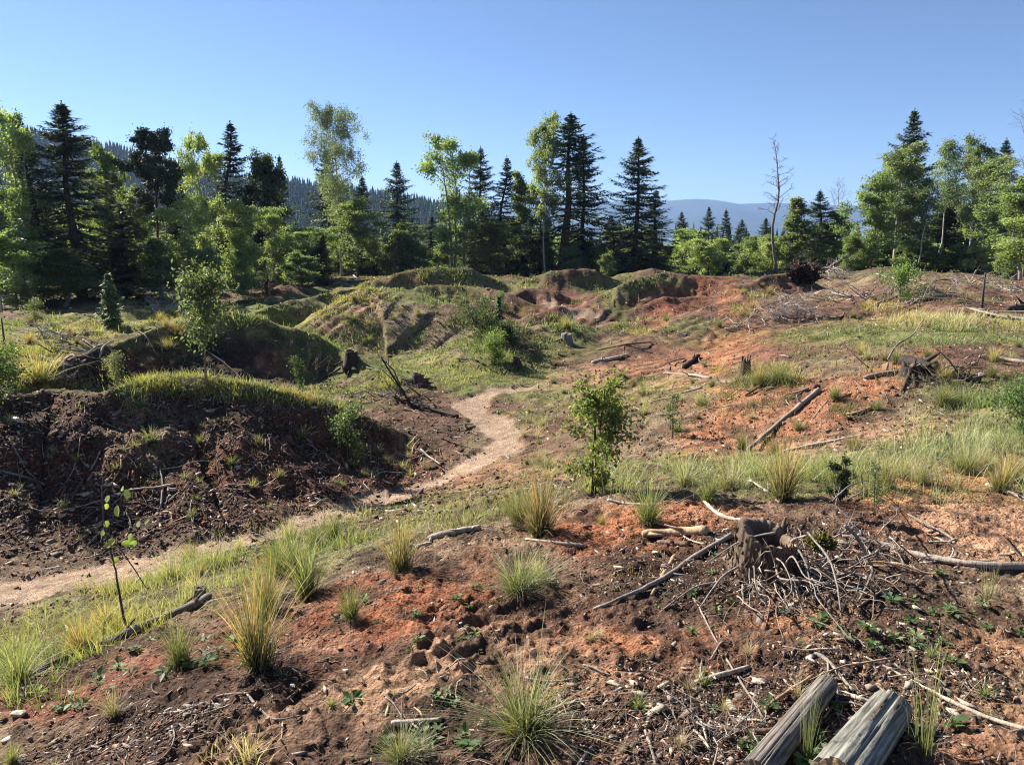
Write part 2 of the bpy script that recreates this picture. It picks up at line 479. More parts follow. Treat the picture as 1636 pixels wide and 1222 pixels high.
def leaf_material(name, trans=.35, rough=.55, var=.25, spec=.3):
    m, nt, out = mat_new(name)
    at_ = N(nt, 'ShaderNodeAttribute', attribute_name='col')
    oi = N(nt, 'ShaderNodeObjectInfo')
    hsv = N(nt, 'ShaderNodeHueSaturation')
    mr = N(nt, 'ShaderNodeMapRange'); mr.inputs['To Min'].default_value = 1 - var; mr.inputs['To Max'].default_value = 1 + var
    nt.links.new(oi.outputs['Random'], mr.inputs['Value'])
    nt.links.new(mr.outputs[0], hsv.inputs['Value'])
    nt.links.new(at_.outputs['Color'], hsv.inputs['Color'])
    hm = N(nt, 'ShaderNodeMapRange'); hm.inputs['To Min'].default_value = .478; hm.inputs['To Max'].default_value = .518
    nt.links.new(mathn(nt, 'FRACT', mathn(nt, 'MULTIPLY', oi.outputs['Random'], 7.13)), hm.inputs['Value']); nt.links.new(hm.outputs[0], hsv.inputs['Hue']); hsv.inputs['Saturation'].default_value = .80
    p = N(nt, 'ShaderNodeBsdfPrincipled'); p.inputs['Roughness'].default_value = rough
    p.inputs['Specular IOR Level'].default_value = spec
    nt.links.new(hsv.outputs[0], p.inputs['Base Color'])
    t = N(nt, 'ShaderNodeBsdfTranslucent')
    br = N(nt, 'ShaderNodeMix', data_type='RGBA', blend_type='MULTIPLY'); br.inputs[0].default_value = 1
    nt.links.new(hsv.outputs[0], br.inputs[6]); br.inputs[7].default_value = (1.35, 1.4, .6, 1)
    nt.links.new(br.outputs[2], t.inputs['Color'])
    mx = N(nt, 'ShaderNodeMixShader'); mx.inputs[0].default_value = trans
    nt.links.new(p.outputs[0], mx.inputs[1]); nt.links.new(t.outputs[0], mx.inputs[2])
    nt.links.new(mx.outputs[0], out.inputs['Surface'])
    return m
M_LEAF = leaf_material('leaf', .5)
M_NEEDLE = leaf_material('needle', .12, .6, .2)
M_GRASS = leaf_material('grass_blade', .35, .5, .15)

def wood_material(name, bump=.5, scale=60, stretch=6, rough=.85, crack=True):
    m, nt, out = mat_new(name)
    at_ = N(nt, 'ShaderNodeAttribute', attribute_name='col')
    tc = N(nt, 'ShaderNodeTexCoord')
    mp = N(nt, 'ShaderNodeMapping'); mp.inputs['Scale'].default_value = (1, 1, 1 / stretch)
    nt.links.new(tc.outputs['Object'], mp.inputs[0])
    no = N(nt, 'ShaderNodeTexNoise'); no.inputs['Scale'].default_value = scale; no.inputs['Detail'].default_value = 6; no.inputs['Roughness'].default_value = .65
    nt.links.new(mp.outputs[0], no.inputs[0])
    cr = N(nt, 'ShaderNodeMapRange'); cr.inputs['From Min'].default_value = .3; cr.inputs['From Max'].default_value = .7
    cr.inputs['To Min'].default_value = .45; cr.inputs['To Max'].default_value = 1.35
    nt.links.new(no.outputs['Fac'], cr.inputs['Value'])
    mu = N(nt, 'ShaderNodeVectorMath', operation='SCALE')
    nt.links.new(at_.outputs['Color'], mu.inputs[0]); nt.links.new(cr.outputs[0], mu.inputs['Scale'])
    p = N(nt, 'ShaderNodeBsdfPrincipled'); p.inputs['Roughness'].default_value = rough
    p.inputs['Specular IOR Level'].default_value = .25
    nt.links.new(mu.outputs[0], p.inputs['Base Color'])
    b = N(nt, 'ShaderNodeBump'); b.inputs['Strength'].default_value = bump; b.inputs['Distance'].default_value = .01
    nt.links.new(no.outputs['Fac'], b.inputs['Height']); nt.links.new(b.outputs[0], p.inputs['Normal'])
    nt.links.new(p.outputs[0], out.inputs['Surface'])
    return m
M_WOOD = wood_material('weathered_wood')
M_BARK = wood_material('bark', .6, 14, 5)

# ground
M_SOIL, nt, out = mat_new('soil')
a_ = N(nt, 'ShaderNodeAttribute', attribute_name='col')
geo = N(nt, 'ShaderNodeNewGeometry')
n1 = N(nt, 'ShaderNodeTexNoise'); n1.inputs['Scale'].default_value = 45; n1.inputs['Detail'].default_value = 8; n1.inputs['Roughness'].default_value = .7
n2 = N(nt, 'ShaderNodeTexNoise'); n2.inputs['Scale'].default_value = 6; n2.inputs['Detail'].default_value = 9; n2.inputs['Roughness'].default_value = .72
v1 = N(nt, 'ShaderNodeTexVoronoi'); v1.inputs['Scale'].default_value = 70
for n_ in (n1, n2, v1): nt.links.new(geo.outputs['Position'], n_.inputs['Vector'])
mr = N(nt, 'ShaderNodeMapRange'); mr.inputs['From Min'].default_value = .32; mr.inputs['From Max'].default_value = .68; mr.inputs['To Min'].default_value = .35; mr.inputs['To Max'].default_value = 1.55
nt.links.new(n1.outputs['Fac'], mr.inputs['Value'])
mr2 = N(nt, 'ShaderNodeMapRange'); mr2.inputs['From Min'].default_value = .3; mr2.inputs['From Max'].default_value = .7; mr2.inputs['To Min'].default_value = .65; mr2.inputs['To Max'].default_value = 1.3
nt.links.new(n2.outputs['Fac'], mr2.inputs['Value'])
f_ = mathn(nt, 'MULTIPLY', mr.outputs[0], mr2.outputs[0])
mu = N(nt, 'ShaderNodeVectorMath', operation='SCALE')
nt.links.new(a_.outputs['Color'], mu.inputs[0]); nt.links.new(f_, mu.inputs['Scale'])
p = N(nt, 'ShaderNodeBsdfPrincipled'); p.inputs['Roughness'].default_value = .95; p.inputs['Specular IOR Level'].default_value = .12
nt.links.new(mu.outputs[0], p.inputs['Base Color'])
hh = mathn(nt, 'ADD', mathn(nt, 'MULTIPLY', n1.outputs['Fac'], .6), mathn(nt, 'MULTIPLY', n2.outputs['Fac'], 1.5))
hh = mathn(nt, 'ADD', hh, mathn(nt, 'MULTIPLY', v1.outputs['Distance'], .35))
bp = N(nt, 'ShaderNodeBump'); bp.inputs['Strength'].default_value = .9; bp.inputs['Distance'].default_value = .045
nt.links.new(hh, bp.inputs['Height']); nt.links.new(bp.outputs[0], p.inputs['Normal'])
nt.links.new(p.outputs[0], out.inputs['Surface'])

nr = len(LD)
ii = (np.arange(nr - 1)[:, None] * NU + np.arange(NU - 1)[None]).ravel()
quads = np.stack([ii, ii + 1, ii + NU + 1, ii + NU], 1)
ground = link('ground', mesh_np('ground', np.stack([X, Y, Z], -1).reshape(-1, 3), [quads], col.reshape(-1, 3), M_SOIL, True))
tag(ground, 'uneven red brown soil of the clearing with mounds and dips', kind='structure')

# the same soil carried on beside and behind the camera
ax_, ay_ = np.meshgrid(np.linspace(-34, 34, 340), np.linspace(-10, 26, 180))
yc = np.maximum(ay_, .75); xc = np.clip(ax_, -1.17 * yc, 1.17 * yc)
az_ = zlook(xc, yc) - np.where((np.abs(ax_) < 1.15 * ay_) & (ay_ > .8), .6, .03) + .03 * fbm(ax_ / .8, ay_ / .8, 3, 141)
az_ = np.where((np.abs(ax_) < 1.15 * ay_) & (ay_ > .8), np.minimum(az_, zlook(ax_, yc) - .35), az_)
ii = (np.arange(179)[:, None] * 340 + np.arange(339)[None]).ravel()
cc_ = np.array(MB)[None, None] * (1.3 + .5 * fbm(ax_ / .9, ay_ / .9, 4, 143))[..., None]
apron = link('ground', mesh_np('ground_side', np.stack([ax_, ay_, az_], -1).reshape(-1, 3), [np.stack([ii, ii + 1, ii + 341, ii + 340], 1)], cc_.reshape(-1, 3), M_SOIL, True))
tag(apron, 'brown soil of the clearing beside and behind the viewpoint', kind='structure')
# ------------------------------------------------------------------ far hills
def hill_mesh(name, ridge, yr, y0, yback, colfn, nx, ny, amp, x0, x1, zbase):
    rx = [to3(p[0], p[1], yr)[0] for p in ridge]; rz = [to3(p[0], p[1], yr)[2] for p in ridge]
    xs = np.linspace(x0, x1, nx); ys = np.linspace(y0, yback, ny)
    Xh, Yh = np.meshgrid(xs, ys)
    top = np.interp(Xh, rx, rz)
    t = np.where(Yh < yr, sstep(y0, yr, Yh), 1 - .6 * sstep(yr, yback, Yh))
    Zh = zbase + (top - zbase) * t + amp * fbm(Xh / (yr * .06), Yh / (yr * .06), 4, 101) * (t * (1 - t) * 4)
    ii = (np.arange(ny - 1)[:, None] * nx + np.arange(nx - 1)[None]).ravel()
    qd = np.stack([ii, ii + 1, ii + nx + 1, ii + nx], 1)
    c = colfn(Xh, Yh)
    return Xh, Yh, Zh, mesh_np(name, np.stack([Xh, Yh, Zh], -1).reshape(-1, 3), [qd], c.reshape(-1, 3), M_FAR, True)
M_FAR, nt, out = mat_new('far_slope')
a_ = N(nt, 'ShaderNodeAttribute', attribute_name='col'); p = N(nt, 'ShaderNodeBsdfPrincipled'); p.inputs['Roughness'].default_value = 1; p.inputs['Specular IOR Level'].default_value = 0
nt.links.new(a_.outputs['Color'], p.inputs['Base Color']); nt.links.new(p.outputs[0], out.inputs['Surface'])

LEFT_RIDGE = [(-900, 205), (-300, 212), (0, 216), (100, 232), (200, 253), (300, 279), (400, 301), (500, 308), (600, 322), (700, 338), (800, 362), (900, 395), (1000, 420)]
def c_hill(x, y):
    c = np.zeros(x.shape + (3,)); c[:] = (.035, .045, .022); return c
HX, HY, HZ, me = hill_mesh('hill', LEFT_RIDGE, 700, 330, 1000, c_hill, 160, 80, 6, -1100, 180, -30)
hill = link('hill', me); tag(hill, 'forested hillside sloping down behind the left trees', kind='structure')

MRIDGE = [(-600, 330), (400, 326), (800, 324), (900, 323), (950, 322), (1000, 325), (1050, 323), (1085, 320), (1105, 319), (1135, 321), (1165, 327), (1230, 325), (1290, 328), (1350, 330), (1450, 336), (1700, 345), (2300, 350)]
def c_mount(x, y):
    c = np.zeros(x.shape + (3,)); c[:] = (.030, .042, .026)
    f = sstep(.35, .5, fbm(x / 260, y / 500, 3, 111)) * sstep(5300, 5000, y)
    c = c * (1 - .8 * f[..., None]) + np.array([.16, .22, .09]) * .8 * f[..., None]
    return c * (1 + .35 * fbm(x / 120, y / 160, 3, 113))[..., None]
_, _, _, me = hill_mesh('mountain', MRIDGE, 6000, 3600, 7600, c_mount, 420, 120, 25, -9000, 9000, -60)
mount = link('mountain', me); tag(mount, 'blue hazy mountain ridge beyond the valley', kind='structure')
# ------------------------------------------------------------------ tree makers
def kites(g, B, D, W, Nrm, c, fold=0.0):
    """n kite-shaped leaves: base B, direction*length D, half-width W along side vector"""
    n = len(B)
    Dn = D / (np.linalg.norm(D, axis=1)[:, None] + 1e-9)
    S = np.cross(Dn, Nrm); S /= np.linalg.norm(S, axis=1)[:, None] + 1e-9
    W = np.broadcast_to(np.asarray(W, float), (n,))[:, None]
    up = np.cross(S, Dn)
    V = np.stack([B, B + D * .45 + S * W + up * W * fold, B + D, B + D * .45 - S * W + up * W * fold], 1)
    i = np.arange(n)[:, None] * 4
    if fold:
        Fs = [np.concatenate([i + np.array([[0, 1, 2]]), i + np.array([[0, 2, 3]])])]
    else:
        Fs = [i + np.array([[0, 1, 2, 3]])]
    c = np.asarray(c, float)
    if c.ndim == 2: c = np.repeat(c, 4, axis=0)
    g.add(V.reshape(-1, 3), Fs, c)

def rnd(r, n): 
    v = r.normal(size=(n, 3)); return v / np.linalg.norm(v, axis=1)[:, None]

def make_spruce(seed, H=15, R=2.6, bare=.06, gap=.12, c=(.020, .037, .017), dead=0., fine=1.0):
    r = np.random.default_rng(seed)
    tg = Geo(); cg = Geo()
    zt = np.linspace(-.4, H, 14)
    bend = .012 * H * np.stack([fbm(zt / H * 2 + seed, zt * 0, 2, seed), fbm(zt / H * 2, zt * 0 + 5 + seed, 2, seed)], 1)
    rad = np.maximum(.011 * H * (1 - np.clip(zt, 0, H) / H) ** .9, .008)
    tg.tube(np.column_stack([bend, zt]), rad, (.085, .062, .048), 8)
    z = H * .985
    while z > bare * H:
        t = 1 - z / H
        nb = r.integers(4, 7) if t > .1 else 4
        a0 = r.uniform(0, 6.28)
        wl = r.uniform(.65, 1.2)
        for k in range(nb):
            if r.random() < gap * min(1, t * 4): continue
            az = a0 + k * 6.283 / nb + r.normal(0, .25)
            Lb = R * (min(1, t * 1.2) ** .92) * wl * r.uniform(.62, 1.18) + .04 * H / 15
            if t > .8: Lb *= r.uniform(.6, 1)
            e0 = math.radians(38 - 62 * min(1, t * 1.5) + r.normal(0, 10))
            s = np.linspace(0, 1, 7)
            hx = s * Lb * math.cos(e0)
            hz_ = z + r.normal(0, .13) * (t > .1) + s * Lb * math.sin(e0) - .22 * Lb * s * (1 - s) * 2 + .14 * Lb * s ** 3
            P = np.stack([hx * math.cos(az), hx * math.sin(az), hz_], 1)
            P[:, :2] += np.array([np.interp(z, zt, bend[:, 0]), np.interp(z, zt, bend[:, 1])])
            cg.tube(P[::2], np.array([.03, .022, .014, .005]) * (Lb / 2 + .3), (.05, .038, .03), 3, False)
            isdead = r.random() < dead * (t > .35)
            if isdead: 
                nn = 8
            ns = max(5, int(14 * fine * (Lb / 2) ** .6 + 3))
            ss = np.repeat(np.linspace(.12, 1, ns), 4) + r.normal(0, .03, ns * 4)
            ss = np.clip(ss, .05, 1)
            B = np.stack([np.interp(ss, s, P[:, i]) for i in range(3)], 1)
            side = np.tile([1, -1, 1, -1], ns)
            an = az + side * (np.radians(50) + r.normal(0, .25, len(ss)))
            ln = (min(.28, .10 + .25 * Lb) + .34 * Lb * .5 * (1 - ss) ** .7) * r.uniform(.6, 1.25, len(ss))
            ln = np.where(np.arange(len(ss)) % 4 >= 2, ln * .6, ln)
            dz = -.28 + r.normal(0, .28, len(ss)) - .55 * (np.arange(len(ss)) % 4 >= 2) + .35 * (t < .15)
            D = np.stack([np.cos(an), np.sin(an), dz], 1) * ln[:, None]
            nrm = np.array([0, 0, 1.]) + r.normal(0, .35, (len(ss), 3))
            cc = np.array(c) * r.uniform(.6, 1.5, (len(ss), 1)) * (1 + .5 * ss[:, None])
            if isdead:
                cc = np.array((.10, .065, .05)) * r.uniform(.6, 1.3, (len(ss), 1))
                D *= .8
            kites(cg, P[-1:] - (P[-1:] - P[-2:-1]) * .5, (P[-1:] - P[-2:-1]) * 1.6, .05, np.array([[0, 0, 1.]]), np.array(c) * 1.4)
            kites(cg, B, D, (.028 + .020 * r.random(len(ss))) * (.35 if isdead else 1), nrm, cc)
        z -= (.15 + .27 * min(1, t * 2)) * r.uniform(.6, 1.4) * (H / 15) ** .5 / fine ** .5
    # leader
    n_ = 60; zz_ = r.uniform(.90, 1.01, n_) * H; a_ = r.uniform(0, 6.28, n_); l_ = (.03 + 1.3 * (1.01 - zz_ / H)) * .9 * (H / 15)
    kites(cg, np.stack([np.full(n_, bend[-1, 0]), np.full(n_, bend[-1, 1]), zz_], 1), np.stack([np.cos(a_) * l_, np.sin(a_) * l_, l_ * 1.1 + .05 * H / 15], 1), .03 * H / 15, rnd(r, n_), np.array(c) * 1.2)
    return tg, cg

def grow(tg, cg, r, base, d, L, R0, depth, prm, tips):
    n = 5 if depth else 7
    P = [np.array(base, float)]; d = np.array(d, float); d /= np.linalg.norm(d)
    for i in range(n - 1):
        d = d + r.normal(0, prm['wob'], 3) + np.array([0, 0, prm['up'] if depth < 2 else -prm['droop']])
        d /= np.linalg.norm(d)
        P.append(P[-1] + d * L / (n - 1))
    P = np.array(P)
    (tg if depth < 2 else cg).tube(P, np.linspace(R0, R0 * .25 + .002, n), prm['bark'] if depth < 2 else prm['twig'], 6 if depth == 0 else (4 if depth == 1 else 3), False)
    if depth >= prm['levels']:
        tips.append(P); return
    nc = prm['nb'][depth]
    for k in range(nc):
        s = r.uniform(.25, 1)
        b = np.array([np.interp(s, np.linspace(0, 1, n), P[:, i]) for i in range(3)])
        ang = r.uniform(.4, 1.05)
        ax = np.cross(d, r.normal(size=3)); ax /= np.linalg.norm(ax)
        nd = d * math.cos(ang) + ax * math.sin(ang)
        grow(tg, cg, r, b, nd, L * prm['ratio'] * r.uniform(.6, 1.15) * (1.1 - .4 * s), R0 * .45, depth + 1, prm, tips)
    tips.append(P)

def make_broad(seed, H=12, R=2.6, start=.15, c=(.085, .125, .03), bark=(.16, .13, .10), nl=22, leaf=.12, per=7, lean=(0, 0), shape='oval', droop=.05, up=.12,
               nb=(0, 7, 4), levels=3, stems=1, trunk_r=.011, wob=.2, c2=None, hang=0, bare=False, elev=(.15, 1.15), spread=.24, boost=1.0, irr=.22):
    r = np.random.default_rng(seed)
    tg = Geo(); cg = Geo(); tips = []
    prm = dict(wob=wob, up=up, droop=droop, nb=nb, levels=levels, ratio=.55, bark=bark, twig=tuple(.6 * np.array(bark)) if not bare else bark)
    for sidx in range(stems):
        z = np.linspace(-.3, H * (1 if sidx == 0 else r.uniform(.75, .95)), 12)
        tt = z / H
        ox = r.normal(0, .03 * H) if stems > 1 else 0; oy = r.normal(0, .03 * H) if stems > 1 else 0
        bx = ox * (1 + 2.2 * tt) + lean[0] * H * tt + .015 * H * fbm(tt * 3 + seed + sidx, tt * 0, 2, seed)
        by = oy * (1 + 2.2 * tt) + lean[1] * H * tt + .015 * H * fbm(tt * 3, tt * 0 + 7 + seed, 2, seed)
        T = np.column_stack([bx, by, z])
        tg.tube(T, np.maximum(trunk_r * H * (1 - tt * .93), .006), bark, 8)
        n1 = max(4, nl // stems)
        for k in range(n1):
            s = start + (1 - start) * ((k + r.random()) / n1) ** .9
            s = min(s, .99)
            b = np.array([np.interp(s * H, z, T[:, i]) for i in range(3)])
            tc_ = (s - start) / (1 - start)
            if shape == 'oval': pr = math.sin(math.pi * (.12 + .80 * tc_)) ** .7
            elif shape == 'cone': pr = 1.05 - .85 * tc_
            elif shape == 'top': pr = .45 + .75 * math.sin(math.pi * min(1, tc_ * .9))
            az = k * 2.4 + r.normal(0, .4)
            el = r.uniform(*elev)
            d = np.array([math.cos(az) * math.cos(el), math.sin(az) * math.cos(el), math.sin(el)])
            grow(tg, cg, r, b, d, R * pr * r.uniform(1 - 1.3 * irr, 1 + irr), trunk_r * H * .36 * (1 - s * .6), 1, prm, tips)
    if bare:
        return tg, cg
    P = np.concatenate([t[1:] for t in tips])
    P = np.repeat(P, per, axis=0)
    P = P + r.normal(0, spread, P.shape) * (1 + .8 * (r.random((len(P), 1)) < .2))
    if hang: P[:, 2] -= np.abs(r.normal(0, hang, len(P)))
    n = len(P)
    D = rnd(r, n) * (leaf * r.uniform(.6, 1.35, n))[:, None]
    D[:, 2] -= leaf * .35
    nrm = np.array([0, 0, .6]) + r.normal(0, .7, (n, 3))
    cl = fbm(P[:, 0] * .9 + seed, P[:, 2] * .9 + P[:, 1] * .5, 2, seed)
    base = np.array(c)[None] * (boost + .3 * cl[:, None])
    if c2 is not None:
        m = (r.random(n) < .3)[:, None]; base = np.where(m, np.array(c2)[None], base)
    cc = base * r.uniform(.7, 1.35, (n, 1))
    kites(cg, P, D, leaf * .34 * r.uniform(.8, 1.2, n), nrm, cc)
    return tg, cg

PROTO = {}
def proto(key, name, gens, H, bark_mat=None, leaf_mat=None):
    tg, cg = gens
    PROTO[key] = (name, tg.mesh(key + '_trunk', bark_mat or M_BARK, True), cg.mesh(key + '_crown', leaf_mat or M_LEAF) if cg.n else None, H)
SP = (.058, .088, .040)
for i, (R_, b_, g_, dd) in enumerate([(2.7, .05, .08, 0), (1.9, .04, .12, 0), (2.5, .03, .10, 0), (2.6, .30, .25, .25), (1.5, .03, .15, 0)]):
    proto('spruce%d' % i, 'spruce', make_spruce(200 + i, 15, R_, b_, g_, SP, dd), 15, leaf_mat=M_NEEDLE)
proto('pine', 'pine', make_broad(231, 15, 2.2, .5, (.028, .045, .022), (.12, .07, .045), 26, .20, 14, shape='oval', up=.02, droop=0, nb=(0, 5, 3), elev=(0, .5), spread=.13), 15, leaf_mat=M_NEEDLE)
BB = (.42, .40, .37)
proto('birch0', 'birch', make_broad(241, 16, 3.0, .36, (.078, .108, .058), BB, 32, .12, 7, shape='oval', up=.04, droop=.22, nb=(0, 6, 4), hang=.30, elev=(.4, 1.1), trunk_r=.0095, spread=.17, boost=1.7, irr=.3), 16)
proto('birch1', 'birch', make_broad(242, 12, 2.1, .35, (.09, .12, .055), BB, 24, .15, 5, shape='oval', up=.08, droop=.12, hang=.15, elev=(.4, 1.1), trunk_r=.008, boost=1.9, irr=.35, spread=.14), 12)
proto('birch2', 'birch', make_broad(243, 12, 1.5, .45, (.09, .12, .055), BB, 18, .13, 3, shape='oval', up=.10, droop=.10, hang=.1, elev=(.6, 1.1), trunk_r=.006, spread=.15, boost=1.9, irr=.3), 12)
proto('broad0', 'broadleaf_tree', make_broad(251, 11, 2.4, .12, (.090, .125, .040), (.16, .14, .11), 30, .20, 4, boost=1.95, irr=.4, spread=.15), 11)
proto('broad1', 'broadleaf_tree', make_broad(252, 11, 2.0, .16, (.075, .105, .038), (.16, .14, .11), 28, .18, 4, shape='cone', up=.16, boost=1.95, irr=.4, spread=.14), 11)
proto('broad2', 'broadleaf_tree', make_broad(253, 11, 3.0, .25, (.050, .072, .028), (.10, .08, .065), 30, .20, 5, spread=.15, boost=1.2), 11)
proto('broad3', 'broadleaf_tree', make_broad(254, 11, 2.1, .20, (.11, .15, .050), (.24, .22, .19), 27, .17, 4, stems=3, boost=1.95, irr=.4, spread=.15), 11)
proto('shrub0', 'shrub', make_broad(261, 5, 1.7, .05, (.095, .13, .045), (.14, .12, .09), 20, .15, 5, stems=2, boost=1.95, irr=.35, spread=.12), 5)
proto('shrub1', 'shrub', make_broad(262, 5, 1.3, .05, (.080, .115, .042), (.14, .12, .09), 18, .14, 5, shape='cone', stems=2, boost=1.95, irr=.3, spread=.11), 5)
proto('shrub2', 'shrub', make_broad(263, 5, 2.0, .03, (.12, .155, .055), (.14, .12, .09), 22, .15, 5, stems=3, boost=1.95, irr=.35, spread=.12), 5)
proto('snag0', 'bare_tree', make_broad(271, 14, 1.6, .42, bark=(.17, .14, .12), nl=30, bare=True, shape='cone', up=.12, nb=(0, 5, 3), elev=(.5, 1.0), trunk_r=.0085, lean=(.05, 0)), 14)
proto('snag1', 'bare_tree', make_broad(272, 14, 2.6, .35, bark=(.17, .14, .12), nl=24, bare=True, shape='oval', up=.10, nb=(0, 5, 4), elev=(.6, 1.0), trunk_r=.009, lean=(.04, 0)), 14)

def tree(kind, px, top, d, width, label, group, cat=None, name=None, rot=None, nchild=True):
    """stand a tree of a kind at photo column px, distance d; its height follows from where its top reaches"""
    nm, tm, cmesh, H0 = PROTO[kind]
    p = at(px, d)
    ztop = CAM_Z - q_of(top) * d
    h = ztop - p.z
    s = h / H0
    root = empty(name or nm, p - Vector((0, 0, .05)))
    wm = width / F * d / 2
    R0 = PROTO_R.get(kind) or 1
    sx = wm / R0 * (1.22 if kind.startswith('spruce') else 1.08)
    root.scale = (sx, sx, s)
    root.rotation_euler = (0, 0, rng.uniform(0, 6.28) if rot is None else rot)
    link('trunk', tm, root)
    if cmesh: link('crown', cmesh, root)
    tag(root, label, cat or {'spruce': 'spruce', 'pine': 'pine', 'birch': 'birch', 'bare_tree': 'bare tree', 'broadleaf_tree': 'tree', 'shrub': 'shrub'}[nm], group)
    return root
PROTO_R = {}
for k, (nm, tm, cmh, H0) in PROTO.items():
    me = cmh or tm
    v = np.empty(len(me.vertices) * 3, np.float32); me.vertices.foreach_get('co', v); v = v.reshape(-1, 3)
    PROTO_R[k] = float(np.percentile(np.hypot(v[:, 0], v[:, 1]), 97))

